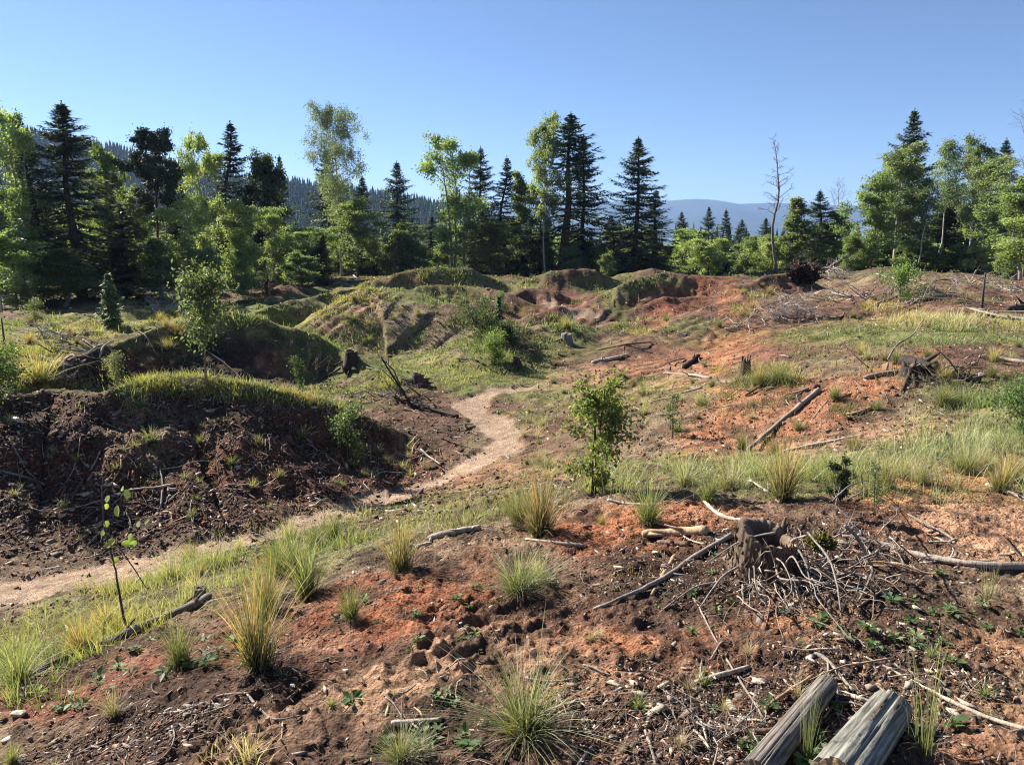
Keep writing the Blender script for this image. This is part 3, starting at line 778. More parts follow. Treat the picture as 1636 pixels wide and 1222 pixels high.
G_L = 'trees along the left edge of the clearing'
G_C = 'trees along the far edge of the clearing'
G_R = 'trees along the right edge of the clearing'
TREES = [
 # kind, px, top, distance, crown width px, label, group
 ('broad3', 45, 188, 33, 90, 'light green broadleaf tree with thin crown left of the two pointed spruces', G_L),
 ('spruce1', 66, 176, 34, 100, 'narrow pointed spruce just left of the tallest dark spruce', G_L),
 ('spruce0', 126, 163, 34, 190, 'tallest and widest dark spruce of the left tree group', G_L),
 ('broad0', 184, 248, 37, 64, 'green broadleaf tree showing right of the tallest dark spruce', G_L),
 ('broad1', 2, 262, 31, 70, 'broadleaf tree at the far left edge of the photo', G_L),
 ('broad0', 225, 310, 41, 70, 'leafy tree beneath and left of the pine with the bare trunk', G_L),
 ('pine', 262, 212, 38, 84, 'dark pine with long bare trunk and bushy top', G_L),
 ('spruce2', 292, 262, 48, 90, 'dark spruce hidden partly behind the bare trunked pine', G_L),
 ('broad3', 335, 228, 41, 66, 'pale green slender tree between the pine and the open topped spruce', G_L),
 ('spruce1', 376, 194, 49, 100, 'open topped spruce with level branches above the broadleaf trees', G_L),
 ('broad2', 428, 268, 49, 78, 'dark rounded broadleaf tree right of the open topped spruce', G_L),
 ('spruce4', 451, 248, 52, 50, 'thin spire of a spruce right of the dark rounded tree', G_L),
 ('broad3', 300, 322, 36, 76, 'pale leafy young tree below the slender tree on the left', G_L),
 ('broad0', 388, 330, 39, 84, 'whitish green leafy young tree in front of the dark rounded tree', G_L),
 ('broad3', 440, 335, 41, 60, 'light green sapling tree left of the tall birch', G_L),
 ('broad1', 260, 385, 34, 80, 'low shaded tree in front of the bare trunked pine', G_L),
 ('spruce2', 205, 330, 36, 110, 'low dark spruce in shade right of the tallest spruce', G_L),
 ('broad0', 30, 372, 29, 110, 'low leafy tree at the lower left corner of the wood', G_L),
 ('broad1', 110, 400, 30, 110, 'shaded broadleaf thicket tree below the tallest dark spruce', G_L),
 ('birch0', 543, 176, 60, 92, 'very tall birch with white trunk and hanging upper crown', G_C),
 ('spruce0', 530, 236, 66, 90, 'dark spruce right behind the trunk of the very tall birch', G_C),
 ('spruce4', 577, 282, 70, 60, 'dark slim spruce right of the very tall birch', G_C),
 ('broad0', 572, 325, 56, 85, 'bright green bushy tree at the right foot of the tall birch', G_C),
 ('broad3', 497, 365, 52, 90, 'light green low tree at the left foot of the tall birch', G_C),
 ('shrub1', 628, 360, 54, 55, 'rounded conical green tree left of the lone spruce foot', G_C),
 ('shrub1', 668, 378, 54, 50, 'smaller conical green tree right of the lone spruce foot', G_C),
 ('spruce0', 640, 258, 68, 84, 'lone dark spruce between the tall birch and the middle group', G_C),
 ('spruce2', 690, 345, 72, 60, 'low spruce in the gap left of the middle tree group', G_C),
 ('broad3', 728, 230, 56, 86, 'bright many stemmed tree at the left of the middle group', G_C),
 ('spruce2', 770, 235, 60, 80, 'green spruce in the middle group beside the many stemmed tree', G_C),
 ('spruce1', 806, 250, 59, 70, 'pale tipped spruce at the right of the middle group', G_C),
 ('broad1', 832, 282, 60, 50, 'small topped broadleaf tree beside the pale tipped spruce', G_C),
 ('broad0', 785, 355, 54, 90, 'low leafy tree in front of the middle group', G_C),
 ('birch1', 872, 200, 57, 60, 'birch crown leaning out left of the large open spruce', G_C),
 ('spruce3', 906, 180, 58, 140, 'large open spruce with bare lower trunk and dead twigs', G_C),
 ('spruce0', 930, 218, 60, 100, 'second dark spruce pressed against the right side of the large open one', G_C),
 ('spruce2', 862, 320, 62, 70, 'dark low spruce beneath the leaning birch crown', G_C),
 ('spruce0', 1013, 219, 57, 116, 'freestanding broad spruce with tiers of branches against the sky', G_C),
 ('spruce4', 1046, 303, 60, 62, 'short spruce against the right side of the freestanding broad spruce', G_C),
 ('spruce2', 975, 345, 62, 70, 'low spruce left of the freestanding broad spruce', G_C),
 ('spruce2', 1086, 338, 92, 46, 'leftmost small spruce below the blue mountain', G_C),
 ('spruce0', 1127, 330, 95, 44, 'small spruce directly below the mountain summit', G_C),
 ('spruce1', 1153, 334, 92, 40, 'small pointed spruce just right of the summit', G_C),
 ('spruce2', 1180, 350, 90, 46, 'small wide spruce in the row under the mountain', G_C),
 ('spruce0', 1218, 348, 86, 50, 'small spruce left of the leaning bare tree', G_C),
 ('shrub2', 1092, 375, 68, 100, 'pale green shrub thicket left of centre below the mountain', G_C),
 ('shrub2', 1130, 388, 64, 90, 'pale green shrub thicket below the mountain summit', G_C),
 ('shrub0', 1185, 390, 62, 62, 'rounded green shrub left of the leaning bare tree', G_C),
 ('shrub0', 1056, 398, 62, 60, 'low shrub at the right foot of the freestanding spruce', G_C),
 ('shrub1', 968, 402, 52, 26, 'small green bush at the left foot of the freestanding spruce', G_C),
 ('shrub2', 1230, 392, 60, 70, 'green shrub just behind the leaning bare tree', G_C),
 ('snag0', 1240, 218, 50, 62, 'tall leaning bare tree alone against the sky', G_C),
 ('spruce2', 1302, 303, 60, 70, 'dark spruce in the small group right of the leaning bare tree', G_R),
 ('broad1', 1272, 322, 58, 66, 'leafy green tree left of the small group spruce', G_R),
 ('snag1', 1332, 287, 60, 50, 'thin pale bare birch right of the small group spruce', G_R),
 ('broad0', 1330, 345, 60, 60, 'low leafy tree under the thin pale bare birch', G_R),
 ('spruce0', 1436, 175, 62, 104, 'tallest dark spruce of the right tree group', G_R),
 ('broad0', 1390, 292, 54, 86, 'bright green broadleaf tree at the left of the right group', G_R),
 ('birch1', 1432, 246, 55, 92, 'birch with pale slanting trunk before the tallest right spruce', G_R),
 ('birch2', 1497, 232, 56, 56, 'thin sparse birch right of the tallest right spruce', G_R),
 ('birch1', 1540, 232, 57, 60, 'leafy birch between the thin birch and the right edge spruce', G_R),
 ('spruce2', 1508, 320, 60, 80, 'dark spruce behind the pale birch trunks on the right', G_R),
 ('spruce2', 1583, 222, 58, 86, 'spruce near the right edge left of the bare crown', G_R),
 ('birch1', 1570, 262, 52, 80, 'birch with white slanting trunk near the right edge', G_R),
 ('birch2', 1468, 290, 53, 50, 'short sparse birch with bright stem in the right group', G_R),
 ('snag1', 1628, 150, 46, 110, 'large bare crowned tree at the right edge', G_R),
 ('broad0', 1622, 292, 42, 120, 'bright leafy tree at the right edge in front of the birches', G_R),
 ('broad3', 1650, 340, 36, 110, 'leafy tree cut by the right edge of the photo', G_R),
 ('shrub0', 1540, 395, 52, 60, 'low green shrub under the birches on the right', G_R),
 ('shrub1', 1475, 390, 53, 46, 'small shrub between the pale birch trunks', G_R),
 ('shrub2', 1600, 402, 44, 60, 'pale shrub below the bright leafy right edge tree', G_R),
]
for t in TREES:
    tree(*t)
# the rest of the wood behind the named trees
def fill(x0, x1, step, d0, d1, top_fn, kinds, label, group, wr=(60, 100)):
    px = x0
    while px < x1:
        d = rng.uniform(d0, d1)
        top = top_fn(px) + rng.uniform(-14, 22)
        k = kinds[rng.integers(len(kinds))]
        w = rng.uniform(*wr) * (.7 if k.startswith('spruce') else 1)
        lb = label[0 if k.startswith('spruce') else 1]
        tree(k, px + rng.uniform(-8, 8), top, d, w, lb, group + (' spruces' if k.startswith('spruce') else ' broadleaf trees'))
        px += step * rng.uniform(.7, 1.3)
def prof(*pp):
    xs = [p[0] for p in pp]; ys = [p[1] for p in pp]
    return lambda x: float(np.interp(x, xs, ys))
fill(-420, 520, 40, 43, 60, prof((-420, 270), (0, 330), (220, 350), (400, 355), (520, 370)), ['spruce2', 'broad1', 'broad0', 'birch1', 'broad3', 'spruce4'],
     ('dark spruce deep in the left wood', 'green tree deep in the left wood'), 'left wood behind the front row', (44, 76))
fill(-420, 520, 26, 35, 50, prof((-420, 360), (520, 400)), ['shrub0', 'broad0', 'shrub1', 'spruce2', 'shrub2', 'broad1'],
     ('low spruce in the left undergrowth', 'bushy undergrowth of the left wood'), 'undergrowth of the left wood', (44, 70))
fill(520, 1060, 36, 66, 84, prof((520, 362), (620, 362), (680, 378), (760, 352), (900, 360), (945, 372), (1060, 372)), ['spruce2', 'broad3', 'broad1', 'spruce4', 'birch1'],
     ('dark spruce behind the middle trees', 'green tree behind the middle trees'), 'wood behind the middle groups', (50, 80))
fill(520, 1060, 28, 56, 64, prof((520, 388), (700, 392), (900, 385), (1060, 398)), ['shrub0', 'shrub1', 'shrub2', 'spruce4'],
     ('young spruce at the far edge', 'green bush at the far edge'), 'undergrowth of the far edge', (40, 64))
fill(1060, 1350, 16, 100, 130, prof((1060, 372), (1180, 364), (1350, 370)), ['spruce2', 'spruce0', 'spruce4', 'spruce1'],
     ('distant spruce below the mountain', ''), 'distant band below the mountain', (34, 50))
fill(1060, 1370, 24, 66, 76, prof((1060, 400), (1370, 395)), ['shrub0', 'shrub2', 'shrub1', 'spruce4'],
     ('young spruce in the pale thicket', 'pale shrub below the mountain'), 'thicket below the mountain', (40, 70))
fill(1355, 1990, 24, 60, 76, prof((1355, 372), (1400, 330), (1640, 300), (1990, 260)), ['spruce2', 'spruce0', 'broad1', 'birch1', 'spruce1'],
     ('dark spruce behind the right birches', 'leafy tree behind the right birches'), 'right wood behind the birches', (60, 90))
fill(1360, 1990, 26, 50, 58, prof((1360, 396), (1640, 385), (1990, 370)), ['shrub0', 'shrub1', 'shrub2', 'broad2'],
     ('', 'green bush in the right wood'), 'undergrowth of the right wood', (50, 70))

# ------------------------------------------------------------------ the far conifer wood on the hillside (too many to count)
def far_wood(n, xs, ys, zs, hts, seed):
    r = np.random.default_rng(seed)
    g = Geo(); K = 6; T = 4
    th = np.arange(K) * 2 * math.pi / K
    V = np.empty((n, T, K + 1, 3))
    for t in range(T):
        z0 = hts * (.05 + .23 * t); z1 = hts * (.42 + .20 * t)
        if t == T - 1: z1 = hts
        rr = hts * (.20 - .047 * t)
        jit = r.uniform(.65, 1.25, (n, K)); ph = r.uniform(0, 1, (n, 1))
        V[:, t, :K, 0] = xs[:, None] + rr[:, None] * jit * np.cos(th + ph)
        V[:, t, :K, 1] = ys[:, None] + rr[:, None] * jit * np.sin(th + ph)
        V[:, t, :K, 2] = (zs + z0)[:, None] - r.uniform(0, .08, (n, K)) * hts[:, None]
        V[:, t, K, 0] = xs; V[:, t, K, 1] = ys; V[:, t, K, 2] = zs + z1
    b = (np.arange(n * T) * (K + 1))[:, None, None]
    k = np.arange(K)
    f = np.stack([k, (k + 1) % K, np.full(K, K)], 1)[None] + b
    c = np.array((.022, .036, .020))[None] * r.uniform(.6, 1.5, (n, 1))
    br = (r.random(n) < .12)[:, None]
    c = np.where(br, np.array((.06, .085, .03)), c)
    g.add(V.reshape(-1, 3), [f.reshape(-1, 3)], np.repeat(c, T * (K + 1), axis=0))
    return g
r_ = np.random.default_rng(5)
n = 15000
hx = r_.uniform(-1050, 170, n); hy = r_.uniform(360, 760, n)
fx = (hx + 1100) / 1280 * 159; fy = (hy - 330) / 670 * 79
ix, iy = np.clip(fx.astype(int), 0, 158), np.clip(fy.astype(int), 0, 78)
a, b = fx - ix, fy - iy
hzz = (HZ[iy, ix] * (1 - a) + HZ[iy, ix + 1] * a) * (1 - b) + (HZ[iy + 1, ix] * (1 - a) + HZ[iy + 1, ix + 1] * a) * b
gx, gy, gz, gh = [hx], [hy], [hzz], [r_.uniform(8, 14, n)]
n2_ = 4200
vy = np.exp(r_.uniform(math.log(120), math.log(520), n2_)); vx = vy * r_.uniform(-.75, .95, n2_)
vz = zlook(vx, vy)
gx.append(vx); gy.append(vy); gz.append(vz); gh.append(r_.uniform(6, 10, n2_))
gx, gy, gz, gh = map(np.concatenate, (gx, gy, gz, gh))
wood = link('distant_wood', far_wood(len(gx), gx, gy, gz - .3, gh, 6).mesh('distant_wood', M_FAR))
tag(wood, 'dense far off conifer wood covering the hillside and valley', kind='stuff')
# ------------------------------------------------------------------ scatter helpers
_area = np.zeros(Z.shape); _area[:-1] = np.abs(np.diff(PYg, axis=0)); _area *= (np.abs(PXg - 818) < 1000) & (PYg < 1330)
_areaw = Y * Y * np.gradient(LD)[:, None]
VISW = VIS * _area + .02 * _area.mean() * (Y < 60)
MEADOW = sstep(-.15, .25, fbm(X / 1.6 + 3, Y / 1.6, 3, 121))
def sample(w, n, r):
    w = w.ravel(); cs = np.cumsum(w)
    if cs[-1] <= 0: return np.zeros((0, 3))
    i = np.searchsorted(cs, r.random(n) * cs[-1])
    i = np.clip(i, 0, len(w) - 1)
    ui = i % NU; li = i // NU
    l = np.interp(np.clip(li + r.uniform(-.5, .5, n), 0, len(LD) - 1), np.arange(len(LD)), LD)
    u = UU[ui] + r.uniform(-.5, .5, n) * (2 * UMAX / NU)
    y = np.exp(l); x = u * y
    return np.column_stack([x, y, zlook(x, y)])
def zmask(cx, cy, rx, ry, ang=0, soft=.35):
    return zone(cx, cy, rx, ry, ang, soft)

def blades(g, P, Hh, W, lean, c0, c1, r, seg=3, arch=.5):
    """ribbons from P; height Hh (n), width W, lean vectors (n,2), colours base->tip (n,3)"""
    n = len(P)
    t = np.linspace(0, 1, seg + 1)
    a = r.uniform(0, 6.283, n); S = np.stack([np.cos(a), np.sin(a), 0 * a], 1)
    V = np.empty((n, seg + 1, 2, 3)); C = np.empty((n, seg + 1, 2, 3))
    for k, tt in enumerate(t):
        cen = P.copy()
        cen[:, :2] += lean * (Hh * (tt * (1 - arch) + arch * tt * tt))[:, None]
        cen[:, 2] += Hh * (tt - .30 * np.minimum(np.hypot(lean[:, 0], lean[:, 1]), 1.5) * tt * tt)
        w = W * (1 - tt) ** .6 + W * .08
        V[:, k, 0] = cen - S * w[:, None] * .5; V[:, k, 1] = cen + S * w[:, None] * .5
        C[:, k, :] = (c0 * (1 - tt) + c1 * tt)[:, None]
    b = (np.arange(n) * (seg + 1) * 2)[:, None]
    Fs = [b + np.array([[2 * k, 2 * k + 1, 2 * k + 3, 2 * k + 2]]) for k in range(seg)]
    g.add(V.reshape(-1, 3), Fs, C.reshape(-1, 3))

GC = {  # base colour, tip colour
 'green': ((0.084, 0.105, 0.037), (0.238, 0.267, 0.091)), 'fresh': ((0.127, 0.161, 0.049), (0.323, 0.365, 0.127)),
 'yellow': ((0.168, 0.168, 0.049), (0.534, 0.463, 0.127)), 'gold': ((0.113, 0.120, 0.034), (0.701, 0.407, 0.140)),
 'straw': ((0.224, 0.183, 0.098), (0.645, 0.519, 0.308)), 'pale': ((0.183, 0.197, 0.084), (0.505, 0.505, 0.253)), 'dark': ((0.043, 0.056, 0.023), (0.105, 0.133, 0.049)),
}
# ------------------------------------------------------------------ grass sward (stuff)
GRASS = [  # pixel ellipse, clumps, blade height m, colour, blades per clump, clump radius m
 ((1330, 765, 330, 26, 3), 620, .22, 'pale', 16, .07), ((1150, 770, 150, 30, 0), 420, .22, 'fresh', 16, .06), ((1540, 720, 120, 60, -8), 420, .25, 'pale', 16, .08),
 ((1430, 770, 160, 20, 0), 250, .20, 'green', 14, .06), ((1580, 670, 70, 40, 0), 200, .22, 'fresh', 14, .08),
 ((760, 815, 150, 30, -6), 380, .16, 'green', 12, .06), ((980, 760, 60, 30, 0), 180, .22, 'pale', 14, .06), ((700, 830, 90, 20, -8), 120, .14, 'pale', 12, .06),
 ((420, 880, 170, 34, -14), 480, .20, 'fresh', 14, .06), ((300, 930, 160, 30, -18), 380, .17, 'pale', 14, .06), ((130, 1000, 150, 46, -22), 520, .17, 'yellow', 14, .06), ((40, 1060, 110, 60, -25), 420, .18, 'fresh', 16, .06),
 ((520, 860, 90, 20, -10), 200, .20, 'green', 12, .06), ((560, 820, 60, 16, -10), 60, .16, 'straw', 10, .06),
 ((300, 612, 330, 10, 1), 1100, .16, 'yellow', 12, .07), ((430, 632, 150, 10, 8), 420, .16, 'fresh', 12, .07), ((60, 605, 60, 20, 0), 300, .24, 'gold', 14, .08), ((180, 640, 60, 16, 0), 120, .12, 'fresh', 10, .06),
 ((490, 632, 60, 12, 8), 140, .22, 'gold', 10, .06),
 ((110, 535, 190, 22, -17), 1100, .20, 'yellow', 10, .10), ((300, 498, 110, 12, -8), 400, .20, 'yellow', 10, .10), ((60, 520, 80, 18, 0), 300, .22, 'fresh', 10, .1), ((480, 522, 120, 6, 27), 260, .14, 'fresh', 10, .08), ((560, 570, 60, 6, 32), 120, .12, 'fresh', 10, .07),
 ((430, 500, 60, 6, -15), 200, .14, 'fresh', 10, .1),
 ((280, 560, 90, 22, -5), 90, .10, 'dark', 10, .07), ((420, 520, 60, 12, 10), 40, .10, 'dark', 10, .07),
 ((750, 575, 130, 46, 0), 1000, .15, 'fresh', 10, .09), ((700, 600, 90, 20, 0), 380, .18, 'yellow', 10, .09), ((620, 545, 100, 30, 10), 340, .12, 'green', 9, .08), ((850, 560, 70, 25, -20), 260, .14, 'green', 9, .08),
 ((560, 470, 120, 12, -25), 420, .16, 'yellow', 9, .10), ((650, 475, 120, 12, 5), 340, .15, 'fresh', 9, .10), ((620, 500, 120, 20, 0), 240, .12, 'green', 8, .09), ((770, 515, 50, 36, 30), 500, .28, 'dark', 12, .14),
 ((710, 436, 70, 10, 0), 320, .25, 'green', 9, .16), ((880, 440, 60, 8, 0), 200, .25, 'green', 9, .16), ((500, 445, 260, 8, 0), 500, .30, 'yellow', 9, .20), ((900, 515, 60, 12, 0), 240, .18, 'fresh', 9, .1), ((820, 455, 120, 8, 0), 200, .22, 'yellow', 8, .15),
 ((1010, 455, 60, 10, -12), 160, .20, 'green', 8, .12), ((1150, 440, 70, 8, 5), 140, .22, 'green', 8, .14), ((960, 500, 60, 22, 20), 240, .16, 'green', 8, .09), ((1060, 520, 60, 16, 0), 160, .16, 'yellow', 8, .09), ((1180, 500, 60, 14, -30), 160, .18, 'yellow', 8, .1),
 ((1540, 518, 130, 12, 3), 800, .30, 'straw', 12, .10), ((1430, 500, 60, 10, 12), 360, .30, 'gold', 12, .10), ((1560, 525, 90, 8, 0), 300, .22, 'fresh', 12, .10),
 ((1420, 540, 200, 12, 0), 500, .12, 'fresh', 9, .10), ((1330, 530, 80, 14, 0), 240, .12, 'green', 9, .09), ((1370, 560, 130, 10, 0), 240, .12, 'green', 9, .08), ((1560, 455, 130, 10, 0), 140, .16, 'green', 8, .14), ((1500, 480, 160, 8, 0), 140, .12, 'green', 8, .12),
 ((1300, 598, 130, 14, 0), 300, .20, 'gold', 10, .07), ((1240, 605, 60, 14, 0), 260, .24, 'green', 12, .07), ((1420, 640, 200, 20, -5), 160, .14, 'green', 9, .06), ((1530, 630, 80, 26, 0), 260, .2, 'green', 12, .07),
 ((1130, 660, 140, 50, 0), 170, .12, 'green', 9, .06), ((1060, 620, 140, 14, 0), 180, .12, 'green', 9, .06), ((830, 640, 60, 40, 0), 140, .10, 'green', 9, .05), ((900, 680, 80, 40, -20), 120, .12, 'straw', 9, .06), ((870, 740, 70, 30, -20), 110, .14, 'pale', 9, .06),
 ((640, 720, 120, 40, 15), 110, .09, 'green', 9, .05), ((350, 700, 260, 60, 5), 110, .09, 'green', 9, .05), ((150, 760, 180, 90, 0), 60, .09, 'green', 9, .05),
 ((420, 770, 260, 40, 0), 60, .09, 'green', 9, .05), ((600, 770, 120, 20, -15), 60, .12, 'straw', 9, .06),
 ((380, 1200, 70, 40, 0), 22, .12, 'straw', 14, .03), ((980, 930, 80, 20, 0), 16, .08, 'straw', 10, .04),
 ((240, 450, 300, 8, 0), 300, .25, 'dark', 9, .2), ((1490, 442, 200, 5, 0), 200, .25, 'green', 9, .2),
]
def sward(name, pats, seed, label, kd, kh):
    r = np.random.default_rng(seed); g = Geo()
    for (ell, nc, h, ck, nb, cr) in pats:
        w = zmask(*ell) * VISW * (.04 + MEADOW * sstep(-.3, .3, wA)) * (1 - .97 * pathw)
        P = sample(w, int(nc * kd), r)
        if not len(P): continue
        h *= kh
        m = len(P)
        ht = h * np.exp(r.normal(-.1, .42, m))
        P = np.repeat(P, nb, axis=0); ht = np.repeat(ht, nb) * r.uniform(.5, 1.15, m * nb)
        off = r.normal(0, cr, (m * nb, 2))
        P[:, :2] += off
        P[:, 2] = zlook(P[:, 0], P[:, 1]) - .004
        lean = off / cr * .30 + r.normal(0, .22, off.shape) + np.repeat(r.normal(0, .15, (m, 2)), nb, axis=0)
        c0, c1 = GC[ck]
        v = np.repeat(r.uniform(.7, 1.25, (m, 1)), nb, axis=0) * r.uniform(.8, 1.2, (m * nb, 1))
        sw = (r.random((m * nb, 1)) < .16)
        c1a = np.where(sw, np.array(GC['straw'][1]), np.array(c1)) * v
        dist = P[:, 1]
        W = np.maximum(.0045, .00085 * dist) * r.uniform(.7, 1.2, m * nb)
        blades(g, P, ht, W, lean, np.array(c0) * v, c1a, r, 2 if h < .2 else 3)
    return tag(link(name, g.mesh(name, M_GRASS)), label, kind='stuff')
nearp = [p for p in GRASS if p[0][1] > 740]; farp = [p for p in GRASS if p[0][1] <= 740]
sward('grass', nearp, 301, 'loose long grass on the near shoulder of the slope', .26, .64)
sward('meadow_grass', farp, 302, 'grass growing over the mounds and the plateau', .40, .60)

TRACKW = sstep(-.4, .3, zmask(560, 1105, 330, 55, -24) - .5)
# ------------------------------------------------------------------ ground litter (stuff)
def litter(name, n, w, size, cols, seed, label, thick=.25, asp=(.25, .7), tilt=.35, dist_k=0.):
    r = np.random.default_rng(seed); g = Geo()
    P = sample(w, n, r); n = len(P)
    s = size * np.exp(r.normal(0, .42, n)); s = np.maximum(s, dist_k * P[:, 1])
    a = r.uniform(0, 6.283, n); asp_ = r.uniform(*asp, n)
    X1 = np.stack([np.cos(a), np.sin(a), r.normal(0, tilt, n)], 1) * s[:, None]
    Y1 = np.stack([-np.sin(a), np.cos(a), r.normal(0, tilt, n)], 1) * (s * asp_)[:, None]
    Zu = np.array([0, 0, 1.]) * (s * thick)[:, None]
    j = lambda: r.uniform(.6, 1.25, (n, 1))
    C = P + Zu * .5
    top = [C - X1 * j() + Zu, C + Y1 * j() + Zu * .8, C + X1 * j() + Zu, C - Y1 * j() + Zu * .8]
    bot = [C - X1 * j() - Zu, C + Y1 * j() - Zu, C + X1 * j() - Zu, C - Y1 * j() - Zu]
    V = np.stack(top + bot, 1)
    F = np.array([[3, 2, 1, 0], [0, 1, 5, 4], [1, 2, 6, 5], [2, 3, 7, 6], [3, 0, 4, 7]])
    b = (np.arange(n) * 8)[:, None, None]
    pal = np.array([c for c, _ in cols]); pr = np.array([p for _, p in cols], float); pr /= pr.sum()
    cc = pal[r.choice(len(pal), n, p=pr)] * r.uniform(.6, 1.35, (n, 1))
    g.add(V.reshape(-1, 3), [(F[None] + b).reshape(-1, 4)], np.repeat(cc, 8, axis=0))
    return tag(link(name, g.mesh(name, M_WOOD)), label, kind='stuff')
nearw = VISW * sstep(9, 5, Y) * (1 - .8 * pathw) * (1 - .8 * TRACKW)
darkz = np.clip(sum(zmask(*e) for e in [(250, 740, 420, 140, 0), (1150, 900, 200, 70, 0), (1330, 900, 200, 70, 0), (1130, 1150, 260, 90, 0), (650, 710, 110, 60, 0), (260, 1180, 230, 50, -15), (1420, 1080, 200, 70, 0)]), 0, 1)
PALC = [((.10, .062, .045), 4), ((.045, .028, .02), 4), ((.24, .16, .11), 2), ((.36, .28, .21), .9), ((.20, .17, .15), 1.2), ((.20, .075, .035), 1.2)]
PALS = [((.085, .048, .034), 5), ((.04, .025, .018), 4), ((.15, .085, .058), 3), ((.28, .20, .15), .8), ((.18, .065, .035), 2)]
PALE = [((.52, .42, .31), 2), ((.40, .30, .22), 2), ((.32, .27, .23), 2), ((.15, .10, .07), 3)]
litter('bark_litter', 20000, nearw * (.22 + darkz), .0062, PALC, 311, 'small bark crumbs strewn over the near soil')
litter('wood_litter', 1900, nearw * (.12 + darkz), .015, PALE, 312, 'pale wood splinters strewn over the near soil', .15, (.12, .4), .25)
litter('slope_litter', 26000, (1 - .85 * pathw) * VISW * sstep(5, 7, Y) * sstep(50, 30, Y) * (.45 + 1.1 * zmask(250, 740, 430, 140, 0) + .5 * zmask(650, 710, 110, 60, 0) + .35 * zmask(1400, 500, 300, 70, 0) + .25 * zmask(400, 570, 300, 50, 0)), .013, PALS, 313, 'bark and soil clods covering the dark slopes', .45, (.3, .8), .4, .0009)
litter('slope_splinters', 3600, (1 - .85 * pathw) * VISW * sstep(5, 7, Y) * sstep(60, 30, Y) * (.30 + 1.0 * zmask(250, 760, 430, 130, 0) + .5 * zmask(1400, 470, 330, 60, 0) + .2 * zmask(900, 600, 300, 80, 0)), .030, PALE, 314, 'pale bark splinters lying on the slopes', .2, (.10, .35), .3, .0018)

def twigs(name, n, w, L0, R0, pal, seed, label, lift=.012, dist_k=0.0):
    r = np.random.default_rng(seed); g = Geo()
    P = sample(w, n, r); n = len(P)
    L_ = L0 * np.exp(r.normal(0, .5, n)); a = r.uniform(0, 6.283, n)
    k = 4; t = np.linspace(-.5, .5, k)
    bend = r.normal(0, .07, n)
    cx = P[:, None, 0] + (np.cos(a)[:, None] * t - np.sin(a)[:, None] * bend[:, None] * (t * t * 4)) * L_[:, None]
    cy = P[:, None, 1] + (np.sin(a)[:, None] * t + np.cos(a)[:, None] * bend[:, None] * (t * t * 4)) * L_[:, None]
    cz = zlook(cx, cy) + lift * r.uniform(.2, 1.6, (n, 1)) + r.normal(0, .06, (n, 1)) * t * L_[:, None]
    R_ = np.maximum(R0 * np.exp(r.normal(0, .35, n)), dist_k * P[:, 1])
    Cn = np.stack([cx, cy, cz], -1)
    th = np.arange(3) * 2.094
    S = np.stack([-np.sin(a), np.cos(a), 0 * a], 1)
    V = Cn[:, :, None] + (R_[:, None] * np.linspace(1, .45, k)[None])[:, :, None, None] * (S[:, None, None] * np.cos(th)[None, None, :, None] + np.array([0, 0, 1.]) * np.sin(th)[None, None, :, None])
    b = (np.arange(n) * k * 3)[:, None, None]
    F = np.array([[i * 3 + j, i * 3 + (j + 1) % 3, i * 3 + 3 + (j + 1) % 3, i * 3 + 3 + j] for i in range(k - 1) for j in range(3)])
    pal = np.array(pal); cc = pal[r.integers(len(pal), size=n)] * r.uniform(.65, 1.3, (n, 1))
    g.add(V.reshape(-1, 3), [(F[None] + b).reshape(-1, 4)], np.repeat(cc, k * 3, axis=0))
    return tag(link(name, g.mesh(name, M_WOOD)), label, kind='stuff')
TWP = [(.30, .25, .20), (.20, .155, .125), (.13, .09, .07), (.40, .34, .28), (.24, .17, .12)]
twigs('twig_litter', 1900, nearw * (.25 + darkz), .06, .0013, TWP, 321, 'fine dry twigs scattered over the near soil')
twigs('slope_twigs', 1800, (1 - .85 * pathw) * VISW * sstep(5, 7, Y) * sstep(50, 25, Y) * (.45 + zmask(250, 760, 430, 130, 0) + .6 * zmask(1400, 480, 300, 60, 0) + .3 * zmask(600, 700, 200, 60, 0)), .13, .0028, TWP, 322, 'dry twigs scattered over the farther slopes', .02, .0007)

# ------------------------------------------------------------------ tussocks
def tuft_mesh(name, seed, n, ck, spread=.45, tipc=None, w=.011, dead=.22, arch=.6):
    r = np.random.default_rng(seed); g = Geo()
    off = r.normal(0, .055, (n, 2))
    P = np.column_stack([off, np.full(n, -.03)])
    a = r.uniform(0, 6.283, n); m = np.abs(r.normal(0, spread, n))
    lean = np.stack([np.cos(a) * m, np.sin(a) * m], 1) + off * 3
    h = (.22 + .85 * r.random(n) ** .8) * (1 - .12 * np.minimum(m, 1.5))
    c0, c1 = GC[ck]; v = r.uniform(.7, 1.25, (n, 1))
    c1a = np.where(r.random((n, 1)) < dead, np.array(GC['straw'][1]), np.array(c1)) * v
    if tipc is not None:
        c1a = np.where(r.random((n, 1)) < .5, np.array(GC[tipc][1]) * v, c1a)
    blades(g, P, h, np.full(n, w) * r.uniform(.6, 1.2, n), lean, np.array(c0) * v, c1a, r, 5, arch)
    # dead thatch at the foot
    k = int(n * .6)
    a = r.uniform(0, 6.283, k); P2 = np.column_stack([np.cos(a) * .05, np.sin(a) * .05, np.full(k, 0.0)])
    blades(g, P2, r.uniform(.12, .35, k), np.full(k, w * .8), np.stack([np.cos(a), np.sin(a)], 1) * r.uniform(.8, 1.9, (k, 1)), np.array([[.14, .11, .06]]) * r.uniform(.6, 1.2, (k, 1)), np.array([[.30, .24, .14]]) * r.uniform(.6, 1.2, (k, 1)), r, 3)
    return g.mesh(name, M_GRASS)
